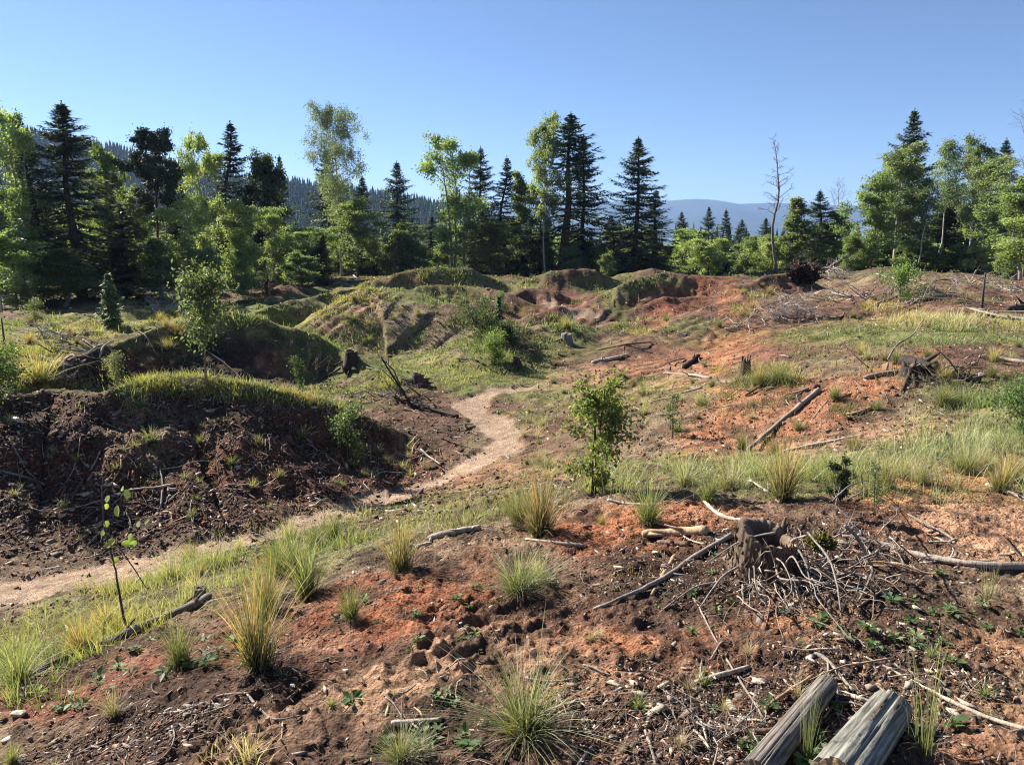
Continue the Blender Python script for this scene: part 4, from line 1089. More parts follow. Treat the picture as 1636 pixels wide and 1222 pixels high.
TUFT = {
 'green': tuft_mesh('tuft_green', 401, 300, 'green', .48), 'spiky': tuft_mesh('tuft_spiky', 402, 420, 'green', .8, 'pale', .008),
 'goldtip': tuft_mesh('tuft_goldtip', 403, 300, 'green', .40, 'gold'), 'yellow': tuft_mesh('tuft_yellow', 404, 280, 'yellow', .48, 'gold'),
 'pale': tuft_mesh('tuft_pale', 405, 200, 'pale', .65, 'straw'), 'fresh': tuft_mesh('tuft_fresh', 406, 220, 'fresh', .45),
 'sparse': tuft_mesh('tuft_sparse', 407, 45, 'fresh', .22, None, .009), 'small': tuft_mesh('tuft_small', 408, 70, 'green', .6, 'fresh', .028),
 'straw': tuft_mesh('tuft_straw', 409, 90, 'straw', .7, 'straw', .014), 'smalld': tuft_mesh('tuft_smalld', 410, 60, 'green', .7, 'straw', .03),
}
def tuft(kind, p, h, label, group=None, wide=1.0, name='grass_tussock', cat='grass tussock'):
    o = link(name, TUFT[kind], None, p)
    o.scale = (h * wide, h * wide, h); o.rotation_euler = (0, 0, rng.uniform(0, 6.28))
    return tag(o, label, cat, group)
TUFTS = [  # kind, px, base py, height px, width factor, label
 ('goldtip', 410, 1066, 185, .8, 'tall golden tipped tussock on red soil with a dark foot'),
 ('goldtip', 425, 985, 120, .8, 'golden stalked tussock right behind the tall golden tipped one'),
 ('green', 288, 1064, 92, .9, 'medium green tussock left of the tall golden tipped one'),
 ('goldtip', 641, 914, 112, .85, 'upright green tussock with yellow tips beside the birch branch'),
 ('green', 561, 990, 72, 1.0, 'compact green tussock on the red soil left of centre'),
 ('spiky', 838, 1172, 150, 1.4, 'large spiky tussock at the bottom centre'),
 ('spiky', 828, 948, 92, 1.3, 'leaning tussock of fine blades above the tyre tracks'),
 ('pale', 862, 935, 75, 1.1, 'pale fine tussock pressed against the leaning tussock'),
 ('goldtip', 862, 852, 118, .95, 'big dense tussock left of the leafy sapling'),
 ('green', 828, 840, 80, .9, 'green tussock touching the left side of the big dense one'),
 ('green', 492, 955, 125, .8, 'tall thin green tussock on the slope edge'),
 ('fresh', 470, 920, 95, .9, 'light green tussock behind the tall thin green one'),
 ('green', 1036, 838, 86, .95, 'green tussock left of the white forked branch'),
 ('goldtip', 1250, 795, 120, .85, 'orange tipped tussock standing behind the big stump'),
 ('pale', 1165, 782, 66, 1.2, 'pale spreading tussock left of the orange tipped one'),
 ('pale', 1095, 775, 60, 1.2, 'pale green tussock between the sapling and the stump'),
 ('fresh', 1330, 770, 60, 1.1, 'bright tussock right of the orange tipped one'),
 ('straw', 182, 1142, 66, 1.0, 'straw coloured tussock on bare soil at lower left'),
 ('spiky', 640, 1218, 80, 1.3, 'small tussock cut by the bottom edge left of centre'),
 ('sparse', 1578, 958, 88, .7, 'thin upright tuft beside the right end of the long branch'),
 ('sparse', 1478, 1200, 250, .6, 'tall sparse grass growing beside the thick sawn log'),
 ('sparse', 1290, 1215, 190, .4, 'tall single stalks growing before the slim sawn log'),
 ('spiky', 1545, 757, 66, 1.2, 'grey green tussock near the right edge of the near shoulder'),
 ('straw', 395, 1215, 70, 1.2, 'dry straw tussock at the bottom edge'),
 ('fresh', 20, 1218, 46, 1.1, 'green tuft in the bottom left corner'),
 ('yellow', 130, 1045, 84, 1.1, 'yellow tussock on the slope edge left of the thin sapling'),
 ('yellow', 170, 1005, 66, 1.0, 'yellow tussock touching the foot of the thin sapling'),
 ('fresh', 30, 1090, 90, 1.2, 'bushy green tussock at the lower left edge'),
 ('yellow', 62, 612, 66, 1.5, 'orange and yellow tussock at the left end of the near berm'),
 ('goldtip', 1212, 616, 48, 1.1, 'golden tipped tussock on the rim above the orange slope'),
 ('green', 1245, 612, 44, 1.2, 'green tussock right beside the golden one on the rim'),
 ('green', 1335, 638, 34, 1.3, 'dark green tussock at the top end of the long pale pole'),
 ('green', 1505, 648, 46, 1.3, 'tussock below the charred logs on the right'),
 ('green', 1400, 655, 24, 1.3, 'low tussock beside the broken branch on the red slope'),
 ('straw', 500, 645, 30, 1.2, 'dry tussock on the right end of the near berm'),
 ('small', 242, 706, 34, 1.2, 'green tuft high on the dark berm face'),
 ('small', 482, 700, 26, 1.2, 'tuft near the right shoulder of the dark berm'),
 ('small', 372, 742, 22, 1.2, 'tuft in the middle of the dark berm face'),
 ('small', 305, 828, 22, 1.2, 'bright tuft at the foot of the dark berm'),
 ('goldtip', 905, 525, 26, 1.4, 'tussock directly behind the grey cut stump'),
 ('fresh', 1130, 800, 60, 1.2, 'light tussock in front of the pale spreading one'),
 ('gold' if 'gold' in TUFT else 'yellow', 962, 838, 24, 1.2, 'small yellow tuft on the bright red soil'),
]
def pxsize(p, hpx):
    """world height that shows hpx photo pixels at point p"""
    fwd = p.y * ct + (CAM_Z - p.z) * st
    return hpx / F * fwd / (ct + .02)
for kind, px, py, hp, wd, lb in TUFTS:
    p = hit(px, py)
    tuft(kind, p, pxsize(p, hp) * 1.0, lb, None, wd)
# smaller tussocks scattered over the clearing
def scat_tufts(n, ell, kinds, h, label, group, seed, w0=None):
    r = np.random.default_rng(seed)
    P = sample(zmask(*ell) * VISW * (1 - pathw), n, r)
    for q in P:
        k = kinds[r.integers(len(kinds))]
        tuft(k, Vector(q), h * r.uniform(.6, 1.4), label, group, r.uniform(.9, 1.4))
scat_tufts(34, (230, 740, 280, 90, 0), ['small', 'smalld'], .13, 'small tuft on the dark berm face', 'tufts on the dark berm face', 501)
scat_tufts(22, (620, 720, 110, 50, 15), ['small', 'smalld'], .14, 'small tuft between berm and path', 'tufts between berm and path', 502)
scat_tufts(20, (880, 700, 90, 70, -20), ['small', 'pale', 'straw'], .20, 'tussock on the bank beside the path', 'tussocks right of the path', 503)
scat_tufts(26, (1120, 650, 140, 60, 0), ['green', 'small', 'pale'], .20, 'tussock on the brown and orange slope', 'tussocks on the orange slope', 504)
scat_tufts(24, (640, 510, 120, 40, 0), ['small', 'green'], .20, 'tussock on the grey middle mound', 'tussocks on the middle mound', 505)
scat_tufts(20, (1150, 500, 110, 50, -30), ['green', 'yellow', 'small'], .26, 'tussock on the rutted red mound', 'tussocks on the rutted mound', 506)
scat_tufts(22, (1450, 560, 170, 50, 0), ['green', 'yellow', 'pale'], .22, 'tussock on the flat plateau', 'tussocks on the right plateau', 507)
scat_tufts(14, (330, 580, 220, 24, 0), ['smalld', 'straw'], .16, 'tuft in the dip behind the berm', 'tufts in the dip behind the berm', 508)
scat_tufts(16, (140, 540, 180, 30, -6), ['yellow', 'goldtip'], .34, 'yellow tussock before the left wood', 'tussocks before the left wood', 509)
scat_tufts(14, (1420, 750, 220, 26, 3), ['pale', 'green', 'goldtip'], .24, 'tussock in the long grass band', 'tussocks in the grass band', 510)
scat_tufts(12, (380, 900, 150, 36, -14), ['green', 'goldtip', 'pale'], .26, 'tussock in the near grass strip', 'tussocks along the path edge', 511)
scat_tufts(14, (560, 1140, 560, 90, -10), ['smalld', 'straw'], .06, 'tiny tuft on bare foreground soil', 'tiny foreground tufts on the left', 512)
scat_tufts(14, (1300, 1080, 400, 150, 0), ['small', 'straw'], .06, 'tiny tuft on bare red soil', 'tiny foreground tufts on the right', 513)
# ------------------------------------------------------------------ dead wood
def wob_tube(P, r0, r1, c, seed, k=7, sub=5, wob=.012, knots=True):
    """tube mesh along P (resampled, slightly crooked, uneven radius)"""
    r = np.random.default_rng(seed); g = Geo()
    P = np.array([tuple(p) for p in P], float); n = (len(P) - 1) * sub + 1
    t = np.linspace(0, len(P) - 1, n); i = np.minimum(t.astype(int), len(P) - 2); f = (t - i)[:, None]
    p0 = P[np.maximum(i - 1, 0)]; p1 = P[i]; p2 = P[i + 1]; p3 = P[np.minimum(i + 2, len(P) - 1)]
    Q = .5 * (2 * p1 + (p2 - p0) * f + (2 * p0 - 5 * p1 + 4 * p2 - p3) * f ** 2 + (3 * p1 - p0 - 3 * p2 + p3) * f ** 3)
    Lt = np.linalg.norm(P[-1] - P[0])
    Q[1:-1] += r.normal(0, wob * Lt * .3, (n - 2, 3)) * .4
    R = np.linspace(r0, r1, n) * r.uniform(.82, 1.18, n)
    R[0] *= .7
    cc = np.array(c) * np.interp(np.arange(n), np.linspace(0, n - 1, 6), r.uniform(.7, 1.25, 6))[:, None]
    g.tube(Q, R, cc, k)
    # side stubs
    if knots:
        for _ in range(r.integers(1, 4)):
            j = r.integers(1, n - 1); d = rnd(r, 1)[0]; d[2] = abs(d[2]) * .6
            Ls = max(R[j] * 5, Lt * r.uniform(.05, .16))
            g.tube(np.array([Q[j], Q[j] + d * Ls * .5, Q[j] + d * Ls + r.normal(0, .1 * Ls, 3)]), np.array([R[j] * .6, R[j] * .4, R[j] * .15]), cc[j], 4)
    return g
GREY = (.27, .23, .195); PALEW = (.46, .39, .31); BRN = (.16, .10, .07); CHAR = (.045, .036, .032); REDW = (.24, .11, .07); TANW = (.42, .29, .18)
_ws = [1000]
def gpoint(p, lift):
    if len(p) == 2:
        q = hit(*p); q.z += lift; return q
    return Vector(to3(*p))
def stick(name, pts_, r0, r1, c, label, cat, lift=None, group=None, knots=True, k=7):
    _ws[0] += 1
    lift = r0 * .8 if lift is None else lift
    Q = [gpoint(p, lift) for p in pts_]
    o0 = Q[0].copy()
    g = wob_tube([q - o0 for q in Q], r0, r1, c, _ws[0], k, knots=knots)
    return tag(link(name, g.mesh(name, M_WOOD, True), None, o0), label, cat, group)
STICKS = [
 ('root', [(948, 974), (1000, 954), (1060, 925), (1112, 889), (1168, 856)], .007, .016, GREY, 'long pale root running left and downhill from the big stump', 'root'),
 ('branch', [(1120, 797), (1142, 819), (1168, 831), (1200, 833)], .011, .014, PALEW, 'bleached forked branch left behind the big stump', 'branch'),
 ('branch', [(1197, 768), (1222, 784), (1246, 804)], .008, .010, PALEW, 'straight bleached stick rising behind the big stump', 'branch'),
 ('branch', [(1345, 858), (1410, 872), (1480, 892), (1560, 904), (1650, 908)], .012, .018, GREY, 'long grey branch running right from the stump to the photo edge', 'branch'),
 ('twig', [(1085, 925), (1112, 962), (1134, 1005), (1162, 1055), (1192, 1102), (1220, 1148)], .0035, .0045, GREY, 'thin curved twig arching down from the stump tangle', 'twig'),
 ('branch', [(1262, 893), (1238, 950), (1220, 1005), (1205, 1056)], .010, .013, REDW, 'brown red stick leaning down out of the stump tangle', 'branch'),
 ('wood_splinter', [(1110, 1092), (1150, 1081), (1196, 1068)], .010, .008, PALEW, 'flat pale splinter lying below the stump tangle', 'wood splinter'),
 ('branch', [(1222, 1132), (1262, 1104), (1300, 1080)], .006, .007, TANW, 'orange brown stick pointing at the slim sawn log', 'branch'),
 ('branch', [(1380, 1050), (1430, 1074), (1490, 1106), (1560, 1140), (1650, 1170)], .004, .009, PALEW, 'long pale branch crossing the lower right corner', 'branch'),
 ('branch', [(684, 864), (722, 855), (768, 846)], .022, .018, (.34, .29, .25), 'short thick birch branch with peeling bark beside the yellow tipped tussock', 'branch'),
 ('branch', [(664, 876), (690, 870)], .014, .010, PALEW, 'pale broken end lying left of the thick birch branch', 'branch'),
 ('branch', [(840, 862), (890, 868), (936, 873)], .006, .011, PALEW, 'slim bleached stick on the bright red soil', 'branch'),
 ('rotten_log', [(1026, 858), (1070, 856), (1130, 852)], .024, .030, TANW, 'split rotten log lying left of the big stump', 'log'),
 ('rotten_log', [(1050, 868), (1100, 872)], .012, .016, BRN, 'dark rotten slab right under the split rotten log', 'log'),
 ('wood_splinter', [(1078, 890), (1060, 920), (1042, 952)], .012, .008, TANW, 'upright tan splinter crossing under the long pale root', 'wood splinter'),
 ('fallen_pole', [(1194, 722), (1238, 684), (1280, 648), (1308, 625)], .026, .034, GREY, 'long pale pole lying up the orange slope', 'pole'),
 ('branch', [(1322, 640), (1300, 668), (1284, 696)], .008, .012, GREY, 'thin branch on the orange slope right of the pale pole', 'branch'),
 ('fallen_pole', [(1250, 722), (1320, 708), (1378, 697)], .014, .022, PALEW, 'pale pole lying level at the foot of the orange slope', 'pole'),
 ('branch', [(1575, 775), (1600, 784), (1650, 806)], .011, .016, PALEW, 'bleached branch at the right edge above bare soil', 'branch'),
 ('rotten_log', [(335, 955), (300, 976), (240, 1000), (200, 1018)], .022, .028, (.20, .17, .14), 'dark mottled log at the grassy slope edge right of the thin sapling', 'log'),
 ('rotten_log', [(196, 1022), (150, 1040), (90, 1062), (30, 1092)], .022, .014, CHAR, 'thin blackish log along the slope edge left of the thin sapling', 'log'),
 ('branch', [(398, 1108), (352, 1112), (300, 1135), (262, 1140)], .004, .006, GREY, 'grey crooked stick in the lower left soil', 'branch'),
 ('branch', [(395, 1110), (418, 1136), (440, 1150), (482, 1144)], .005, .003, GREY, 'curved grey stick leaving the crooked one to the right', 'branch'),
 ('branch', [(444, 1132), (470, 1110), (496, 1090), (536, 1088)], .007, .004, BRN, 'dark forked stick below the tall golden tipped tussock', 'branch'),
 ('branch', [(120, 1208), (160, 1188), (196, 1172)], .005, .004, GREY, 'short stick near the bottom left corner', 'branch'),
 ('branch', [(-10, 752), (35, 762), (72, 776)], .018, .014, GREY, 'grey branch lying on the dark berm at the left edge', 'branch'),
 ('branch', [(145, 752), (153, 738), (160, 722)], .012, .008, PALEW, 'short bleached stick upright on the dark berm', 'branch'),
 ('branch', [(246, 742), (250, 752), (252, 760)], .012, .008, PALEW, 'tiny bleached stick below the tuft high on the berm', 'branch'),
 ('fallen_log', [(612, 632), (660, 648), (700, 660), (732, 668)], .05, .03, CHAR, 'dark fallen trunk reaching to the path bend', 'fallen trunk'),
 ('branch', [(600, 628), (640, 640), (672, 640)], .02, .012, GREY, 'grey branch lying above the dark fallen trunk', 'branch'),
 ('dead_sapling', [(662, 655, 12.4), (640, 620, 12.4), (622, 592, 12.5), (608, 570, 12.6)], .022, .012, CHAR, 'dark bare stem leaning left over the hollow', 'dead sapling'),
 ('plank', [(946, 581), (975, 576), (1002, 569)], .045, .03, PALEW, 'pale plank like log lying right of the grey cut stump', 'plank'),
 ('fallen_log', [(1092, 590), (1106, 580), (1116, 571)], .06, .05, CHAR, 'short dark log on the orange slope', 'log'),
 ('branch', [(1060, 597), (1100, 600), (1135, 605)], .02, .03, GREY, 'grey stick lying below the short dark log', 'branch'),
 ('dead_branch', [(1418, 612, 10.2), (1418, 580, 10.2), (1432, 552, 10.3), (1458, 535, 10.4), (1476, 508, 10.6)], .020, .006, (.26, .20, .16), 'bare curved branch standing up left of the charred logs', 'branch'),
 ('charred_log', [(1438, 582), (1470, 588), (1496, 598)], .075, .06, CHAR, 'thick charred log nearest the curved standing branch', 'log'),
 ('charred_log', [(1500, 598), (1530, 606), (1566, 612)], .06, .03, CHAR, 'thinner charred log to the right of the thick one', 'log'),
 ('branch', [(1380, 606), (1420, 598), (1445, 596)], .03, .02, GREY, 'grey branch touching the left end of the charred logs', 'branch'),
 ('dead_branch', [(1405, 600, 10.5), (1370, 572, 10.6), (1345, 545, 10.8)], .012, .004, BRN, 'thin bare twig leaning left beside the curved branch', 'branch'),
 ('wood_slab', [(1352, 664), (1372, 660), (1392, 652)], .018, .012, TANW, 'dark edged slab on the red slope below the charred logs', 'wood slab'),
 ('branch', [(1565, 572), (1600, 576), (1650, 582)], .025, .03, GREY, 'grey pole on the flat ground at the right edge', 'branch'),
 ('branch', [(1330, 470), (1360, 476)], .06, .05, GREY, 'pale log lying on the right plateau', 'branch'),
 ('rotten_log', [(1610, 500), (1650, 494)], .10, .09, CHAR, 'black log end at the right edge of the plateau', 'log'),
 ('branch', [(555, 895), (590, 862), (640, 838)], .003, .004, BRN, 'thin dark twig in the grass left of the yellow tipped tussock', 'twig'),
 ('dead_branch', [(500, 880), (540, 850), (560, 820), (555, 800)], .005, .003, CHAR, 'black bent twig rising from the grass strip', 'twig'),
 ('branch', [(625, 1158), (660, 1157), (705, 1152)], .011, .009, PALEW, 'bleached stick lying above the bottom edge left of the spiky tussock', 'branch'),
 ('branch', [(920, 1230), (938, 1205), (950, 1190)], .007, .006, GREY, 'stick cut by the bottom edge right of the spiky tussock', 'branch'),
 ('branch', [(1030, 1168), (1040, 1195), (1048, 1225)], .006, .004, GREY, 'thin stick cut by the bottom edge in the litter', 'branch'),
 ('branch', [(1150, 1165), (1185, 1172), (1235, 1170)], .010, .009, BRN, 'brown stick touching the slim sawn log from the left', 'branch'),
 ('branch', [(1300, 1046), (1320, 1056), (1345, 1085), (1362, 1105)], .009, .005, GREY, 'grey hooked branch above the two sawn logs', 'branch'),
 ('branch', [(1335, 1090), (1338, 1115), (1318, 1145), (1305, 1160)], .004, .003, GREY, 'thin curved twig hanging over the slim sawn log', 'twig'),
 ('branch', [(1348, 1110), (1372, 1118), (1388, 1124)], .009, .007, PALEW, 'pale fork of wood between the two sawn logs', 'branch'),
 ('branch', [(1352, 800), (1400, 778), (1440, 790)], .005, .003, GREY, 'thin branch bending over the grass right of the stump', 'branch'),
 ('branch', [(970, 800), (1000, 806), (1040, 808)], .010, .008, PALEW, 'pale stick in the grass below the leafy sapling', 'branch'),
 ('fallen_log', [(955, 560), (1000, 552), (1040, 548)], .03, .02, BRN, 'thin brown log on the slope right of the grey stump', 'log'),
 ('branch', [(300, 445), (312, 440), (322, 436)], .07, .05, BRN, 'dark log in the shade before the left wood', 'log'),
 ('branch', [(560, 437), (566, 442), (572, 446)], .06, .05, PALEW, 'white log end on the far ground left of the first far mound', 'log'),
]
for s_ in STICKS: stick(*s_)

def scat_sticks(n, ell, L0, R0, cols, label, group, seed, name='stick', dmin=None):
    r = np.random.default_rng(seed)
    for q in sample(zmask(*ell) * VISW, n, r):
        a = r.uniform(0, 6.283); L_ = L0 * math.exp(r.normal(0, .45)); b = r.normal(0, .06)
        P = []
        rr = R0 * r.uniform(.6, 1.5)
        tiltz = r.uniform(-.04, .12) * L_
        for t in (-.5, -.17, .17, .5):
            x = q[0] + (math.cos(a) * t - math.sin(a) * b * t * t * 4) * L_; y = q[1] + (math.sin(a) * t + math.cos(a) * b * t * t * 4) * L_
            P.append(Vector((x, y, float(zlook(x, y)) + rr + tiltz * (t + .5))))
        o0 = P[0].copy(); _ws[0] += 1
        g = wob_tube([p - o0 for p in P], rr, rr * .5, cols[r.integers(len(cols))], _ws[0], 5, 3)
        tag(link(name, g.mesh(name, M_WOOD, True), None, o0), label, 'stick', group)
CS = [GREY, PALEW, BRN, TANW, (.26, .22, .19)]
scat_sticks(38, (230, 760, 300, 110, 0), .35, .010, CS, 'dry stick on the dark berm face', 'sticks on the dark berm face', 601)
scat_sticks(26, (640, 690, 130, 60, 10), .40, .012, CS, 'dry stick between berm and path', 'sticks between berm and path', 602)
scat_sticks(22, (350, 575, 270, 36, 0), .50, .014, [GREY, CHAR, BRN], 'dry stick in the dip behind the berm', 'sticks in the dip behind the berm', 603)
scat_sticks(40, (1450, 470, 240, 36, 0), .9, .030, CS, 'weathered stick on the right plateau', 'sticks on the right plateau', 604)
scat_sticks(22, (1150, 620, 200, 60, 0), .4, .014, CS, 'dry stick on the orange slope', 'sticks on the orange slope', 605)
scat_sticks(30, (1280, 1130, 330, 110, 0), .16, .0045, CS, 'dry stick in the foreground litter', 'sticks in the right foreground', 606)
scat_sticks(26, (1300, 880, 330, 60, 5), .22, .006, CS, 'dry stick on the stump side soil', 'sticks around the big stump', 607)
scat_sticks(26, (350, 1130, 360, 80, -15), .12, .0035, CS, 'dry stick on the foreground soil', 'sticks in the left foreground', 608)
scat_sticks(18, (800, 1100, 260, 100, 0), .11, .0035, CS, 'dry stick on bare central soil', 'sticks around the spiky tussock', 609)
scat_sticks(14, (150, 560, 160, 34, 0), .8, .018, [GREY, PALEW, BRN], 'grey stick in the yellow grass', 'sticks before the left wood', 610)
scat_sticks(16, (900, 560, 260, 60, 0), .5, .02, [GREY, BRN, CHAR], 'dry stick around the grassy hollow', 'sticks around the hollow', 611)

# ------------------------------------------------------------------ big hollow stump
def stump_geo(r, H, Rb, Rt, nfl, c, hollow=True, seg=72, lev=16, tilt=0.0, jag=.10, thick=.30):
    g = Geo(); th = np.linspace(0, 2 * math.pi, seg, endpoint=False)
    fl = [(r.uniform(0, 6.28), r.uniform(.35, .9)) for _ in range(nfl)]
    groove = .03 * fbm(np.cos(th) * 3 + 3, np.sin(th) * 3, 3, int(r.integers(999))) - .03 * np.abs(fbm(np.cos(th) * 11, np.sin(th) * 11, 2, 9)) + .02 * fbm(np.cos(th) * 26, np.sin(th) * 26, 2, 19)
    rim = H * (1 + jag * fbm(np.cos(th) * 2.2 + 1, np.sin(th) * 2.2, 3, int(r.integers(999)))) + tilt * np.cos(th - 2.4) * Rt
    rows = []; cols = []
    for i in range(lev):
        t = i / (lev - 1)
        R = Rb * (1 - t) ** 2 * .6 + Rt + (Rb - Rt) * .4 * (1 - t)
        f = np.zeros(seg)
        for a, s in fl:
            da = np.angle(np.exp(1j * (th - a)))
            f += s * np.exp(-(da / .28) ** 2) * (1 - t) ** 3.2 * 1.1
        rr = R * (1 + groove * (1 + .5 * (1 - t)) + f * .8 + .03 * fbm(np.cos(th) * 9, np.sin(th) * 9 + t * 1.2, 3, 23) + .02 * fbm(np.cos(th) * 5 + 9, np.sin(th) * 5 + t * 3, 2, 29))
        z = -.12 + (rim + .12) * t
        rows.append(np.column_stack([rr * np.cos(th), rr * np.sin(th), z])); 
        cols.append(np.array(c) * (1 + .45 * fbm(np.cos(th) * 14, np.sin(th) * 14 + t * 1.5, 3, 39))[:, None])
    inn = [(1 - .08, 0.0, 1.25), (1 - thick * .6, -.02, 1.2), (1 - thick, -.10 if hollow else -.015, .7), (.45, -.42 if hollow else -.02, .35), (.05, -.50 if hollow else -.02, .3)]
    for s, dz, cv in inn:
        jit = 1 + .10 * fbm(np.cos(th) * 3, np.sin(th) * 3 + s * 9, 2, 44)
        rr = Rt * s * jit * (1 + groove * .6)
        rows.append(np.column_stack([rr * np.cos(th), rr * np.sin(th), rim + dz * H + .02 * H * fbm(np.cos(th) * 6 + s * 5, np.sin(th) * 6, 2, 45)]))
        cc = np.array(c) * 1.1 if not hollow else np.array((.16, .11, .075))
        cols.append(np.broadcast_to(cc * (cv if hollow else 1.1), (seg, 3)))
    n = len(rows); i = np.arange(n - 1)[:, None] * seg; j = np.arange(seg)[None]; j2 = (j + 1) % seg
    Fq = np.stack([i + j, i + j2, i + seg + j2, i + seg + j], -1).reshape(-1, 4)
    g.add(np.concatenate(rows), [Fq, np.arange(seg)[None] + (n - 1) * seg], np.concatenate(cols))
    return g
def child_root(parent, pts_, r0, r1, c, name='root'):
    _ws[0] += 1
    g = wob_tube(pts_, r0, r1, c, _ws[0], 6, knots=False)
    return link(name, g.mesh(name, M_WOOD, True), parent)

rs = np.random.default_rng(77)
pS = hit(1222, 908)
big = empty('tree_stump', pS)
tag(big, 'big hollow weathered stump with a tangle of bare roots', 'tree stump')
sg = stump_geo(rs, .185, .165, .128, 6, (.105, .074, .052), True, 140, 30, .38, .10, .36)
link('stump_wall', sg.mesh('stump_wall', M_BARK, False), big)
# loose bark flakes on the stump
gb = Geo(); nb_ = 420; a_ = rs.uniform(0, 6.28, nb_); z_ = rs.uniform(-.02, .165, nb_)
R_ = .133 + .05 * (1 - z_ / .22) ** 2
Pb = np.column_stack([np.cos(a_) * R_, np.sin(a_) * R_, z_]); Db = np.column_stack([np.cos(a_) * .12 + rs.normal(0, .12, nb_), np.sin(a_) * .12 + rs.normal(0, .12, nb_), rs.uniform(.5, 1, nb_)]) * rs.uniform(.02, .075, (nb_, 1))
kites(gb, Pb, Db, rs.uniform(.003, .009, nb_), np.column_stack([np.cos(a_), np.sin(a_), 0 * a_]) + rs.normal(0, .4, (nb_, 3)), np.array([(.12, .085, .06)]) * rs.uniform(.4, 1.9, (nb_, 1)), .3)
link('bark', gb.mesh('bark', M_WOOD), big)
# thick roots and the tangle, all growing from the stump
for k in range(14):
    a = -math.pi / 2 + rs.normal(.5, .7); a2 = a + rs.normal(0, .45)
    L_ = rs.uniform(.25, .75); z0 = rs.uniform(.03, .16)
    b = Vector((math.cos(a) * .13, math.sin(a) * .13, z0))
    P = [b]
    for t in (.25, .5, .75, 1):
        x, y = b.x + math.cos(a2) * L_ * t + rs.normal(0, .03), b.y + math.sin(a2) * L_ * t + rs.normal(0, .03)
        gz = float(zlook(pS.x + x, pS.y + y)) - pS.z
        P.append(Vector((x, y, max(gz + .006, z0 * (1 - t) ** 1.2 + rs.normal(.015, .03) + .1 * math.sin(t * 3.1) * rs.random()))))
    child_root(big, P, rs.uniform(.002, .0075), .0012, [GREY, BRN, (.28, .22, .18)][k % 3])
for px0, py0, px1, py1, rr in [(1270, 870, 1300, 965, .006), (1290, 850, 1345, 990, .006), (1290, 855, 1255, 900, .007), (1180, 905, 1120, 970, .006), (1150, 930, 1060, 975, .005), (1240, 850, 1130, 900, .005), (1330, 800, 1400, 770, .004), (1350, 840, 1392, 905, .010), (1392, 905, 1370, 965, .008)]:
    A = hit(px0, py0) - pS; B = hit(px1, py1) - pS
    d0 = pS.y - .12
    A = Vector(to3(px0, py0, min(d0, hit(px0, py0).y))) - pS
    M_ = (A + B) / 2 + Vector((rs.normal(0, .02), 0, .04))
    child_root(big, [A, M_, B + Vector((0, 0, .006))], rr, rr * .6, GREY)
# fine root hair
gt = Geo()
for k in range(110):
    a = -math.pi / 2 + rs.normal(.4, .8); rr0 = rs.uniform(.15, .5)
    x, y = math.cos(a) * rr0, math.sin(a) * rr0
    z0 = float(zlook(pS.x + x, pS.y + y)) - pS.z + rs.uniform(.0, .12) * (1 - rr0)
    P = [np.array([x, y, z0])]; d = np.array([math.cos(a), math.sin(a), rs.uniform(-.2, .3)]) + rs.normal(0, .6, 3)
    for _ in range(5):
        d = d + rs.normal(0, .35, 3) - np.array([0, 0, .12]); d /= np.linalg.norm(d)
        q = P[-1] + d * rs.uniform(.02, .06)
        q[2] = max(q[2], float(zlook(pS.x + q[0], pS.y + q[1])) - pS.z + .004); P.append(q)
    gt.tube(np.array(P), np.linspace(.0028, .0012, 6) * rs.uniform(.7, 1.5), np.array([(.36, .30, .25), (.24, .18, .14), (.42, .36, .30)][k % 3]), 3, False)
tag(link('root_hair', gt.mesh('root_hair', M_WOOD), big), None, None, None, 'stuff')
# upright splinter on the rim
child_root(big, [Vector((.10, .09, .13)), Vector((.12, .10, .22))], .02, .006, BRN, 'rim_splinter')

def moss(px, py, d, s, label):
    c_ = Vector(to3(px, py, d)); g = Geo(); r = np.random.default_rng(int(px))
    n = 420; D = rnd(r, n); D[:, 2] = np.abs(D[:, 2]) * .9 - .15
    rad = 1 + .3 * fbm(D[:, 0] * 3, D[:, 1] * 3, 2, 7)
    P = D * rad[:, None] * s * np.array([1, .8, .7]) * .8
    kites(g, P, (D + r.normal(0, .5, (n, 3))) * s * .35, s * .07, r.normal(size=(n, 3)), np.array([(.22, .20, .035)]) * r.uniform(.5, 1.4, (n, 1)))
    V = D * s * .75 * np.array([1, .8, .7])
    kites(g, V, rnd(r, n) * s * .5, s * .25, D, np.array((.07, .065, .02)))
    return tag(link('moss_clump', g.mesh('moss_clump', M_LEAF), None, c_), label, 'moss')
moss(1312, 868, pS.y - .10, .062, 'yellow green moss cushion at the right side of the big stump')

def stump(px, py, h, R, c, label, flares=5, hollow=False, roots=5, jag=.06, tilt=.1, seed=None, name='tree_stump'):
    r = np.random.default_rng(seed or int(px * 7 + py))
    p = hit(px, py); root = empty(name, p); tag(root, label, 'tree stump')
    link('stump_wall', stump_geo(r, h, R * 1.15, R, flares, c, hollow, 40, 10, tilt, jag).mesh('stump_wall', M_BARK), root)
    for k in range(roots):
        a = r.uniform(0, 6.28); L_ = R * r.uniform(2, 4.5); P = []
        for t in (0, .35, .7, 1):
            x, y = math.cos(a) * (R * .8 + L_ * t), math.sin(a) * (R * .8 + L_ * t)
            P.append(Vector((x, y, float(zlook(p.x + x, p.y + y)) - p.z + h * .35 * (1 - t) ** 2 + R * .08)))
        child_root(root, P, R * .22, R * .07, c)
    return root
stump(905, 547, .22, .13, (.20, .17, .145), 'grey cut stump standing in the middle above the grassy hollow', 4, False, 3, .04, .1)
stump(562, 578, .24, .13, (.05, .037, .03), 'dark old stump on the right end of the second left berm', 6, True, 5)
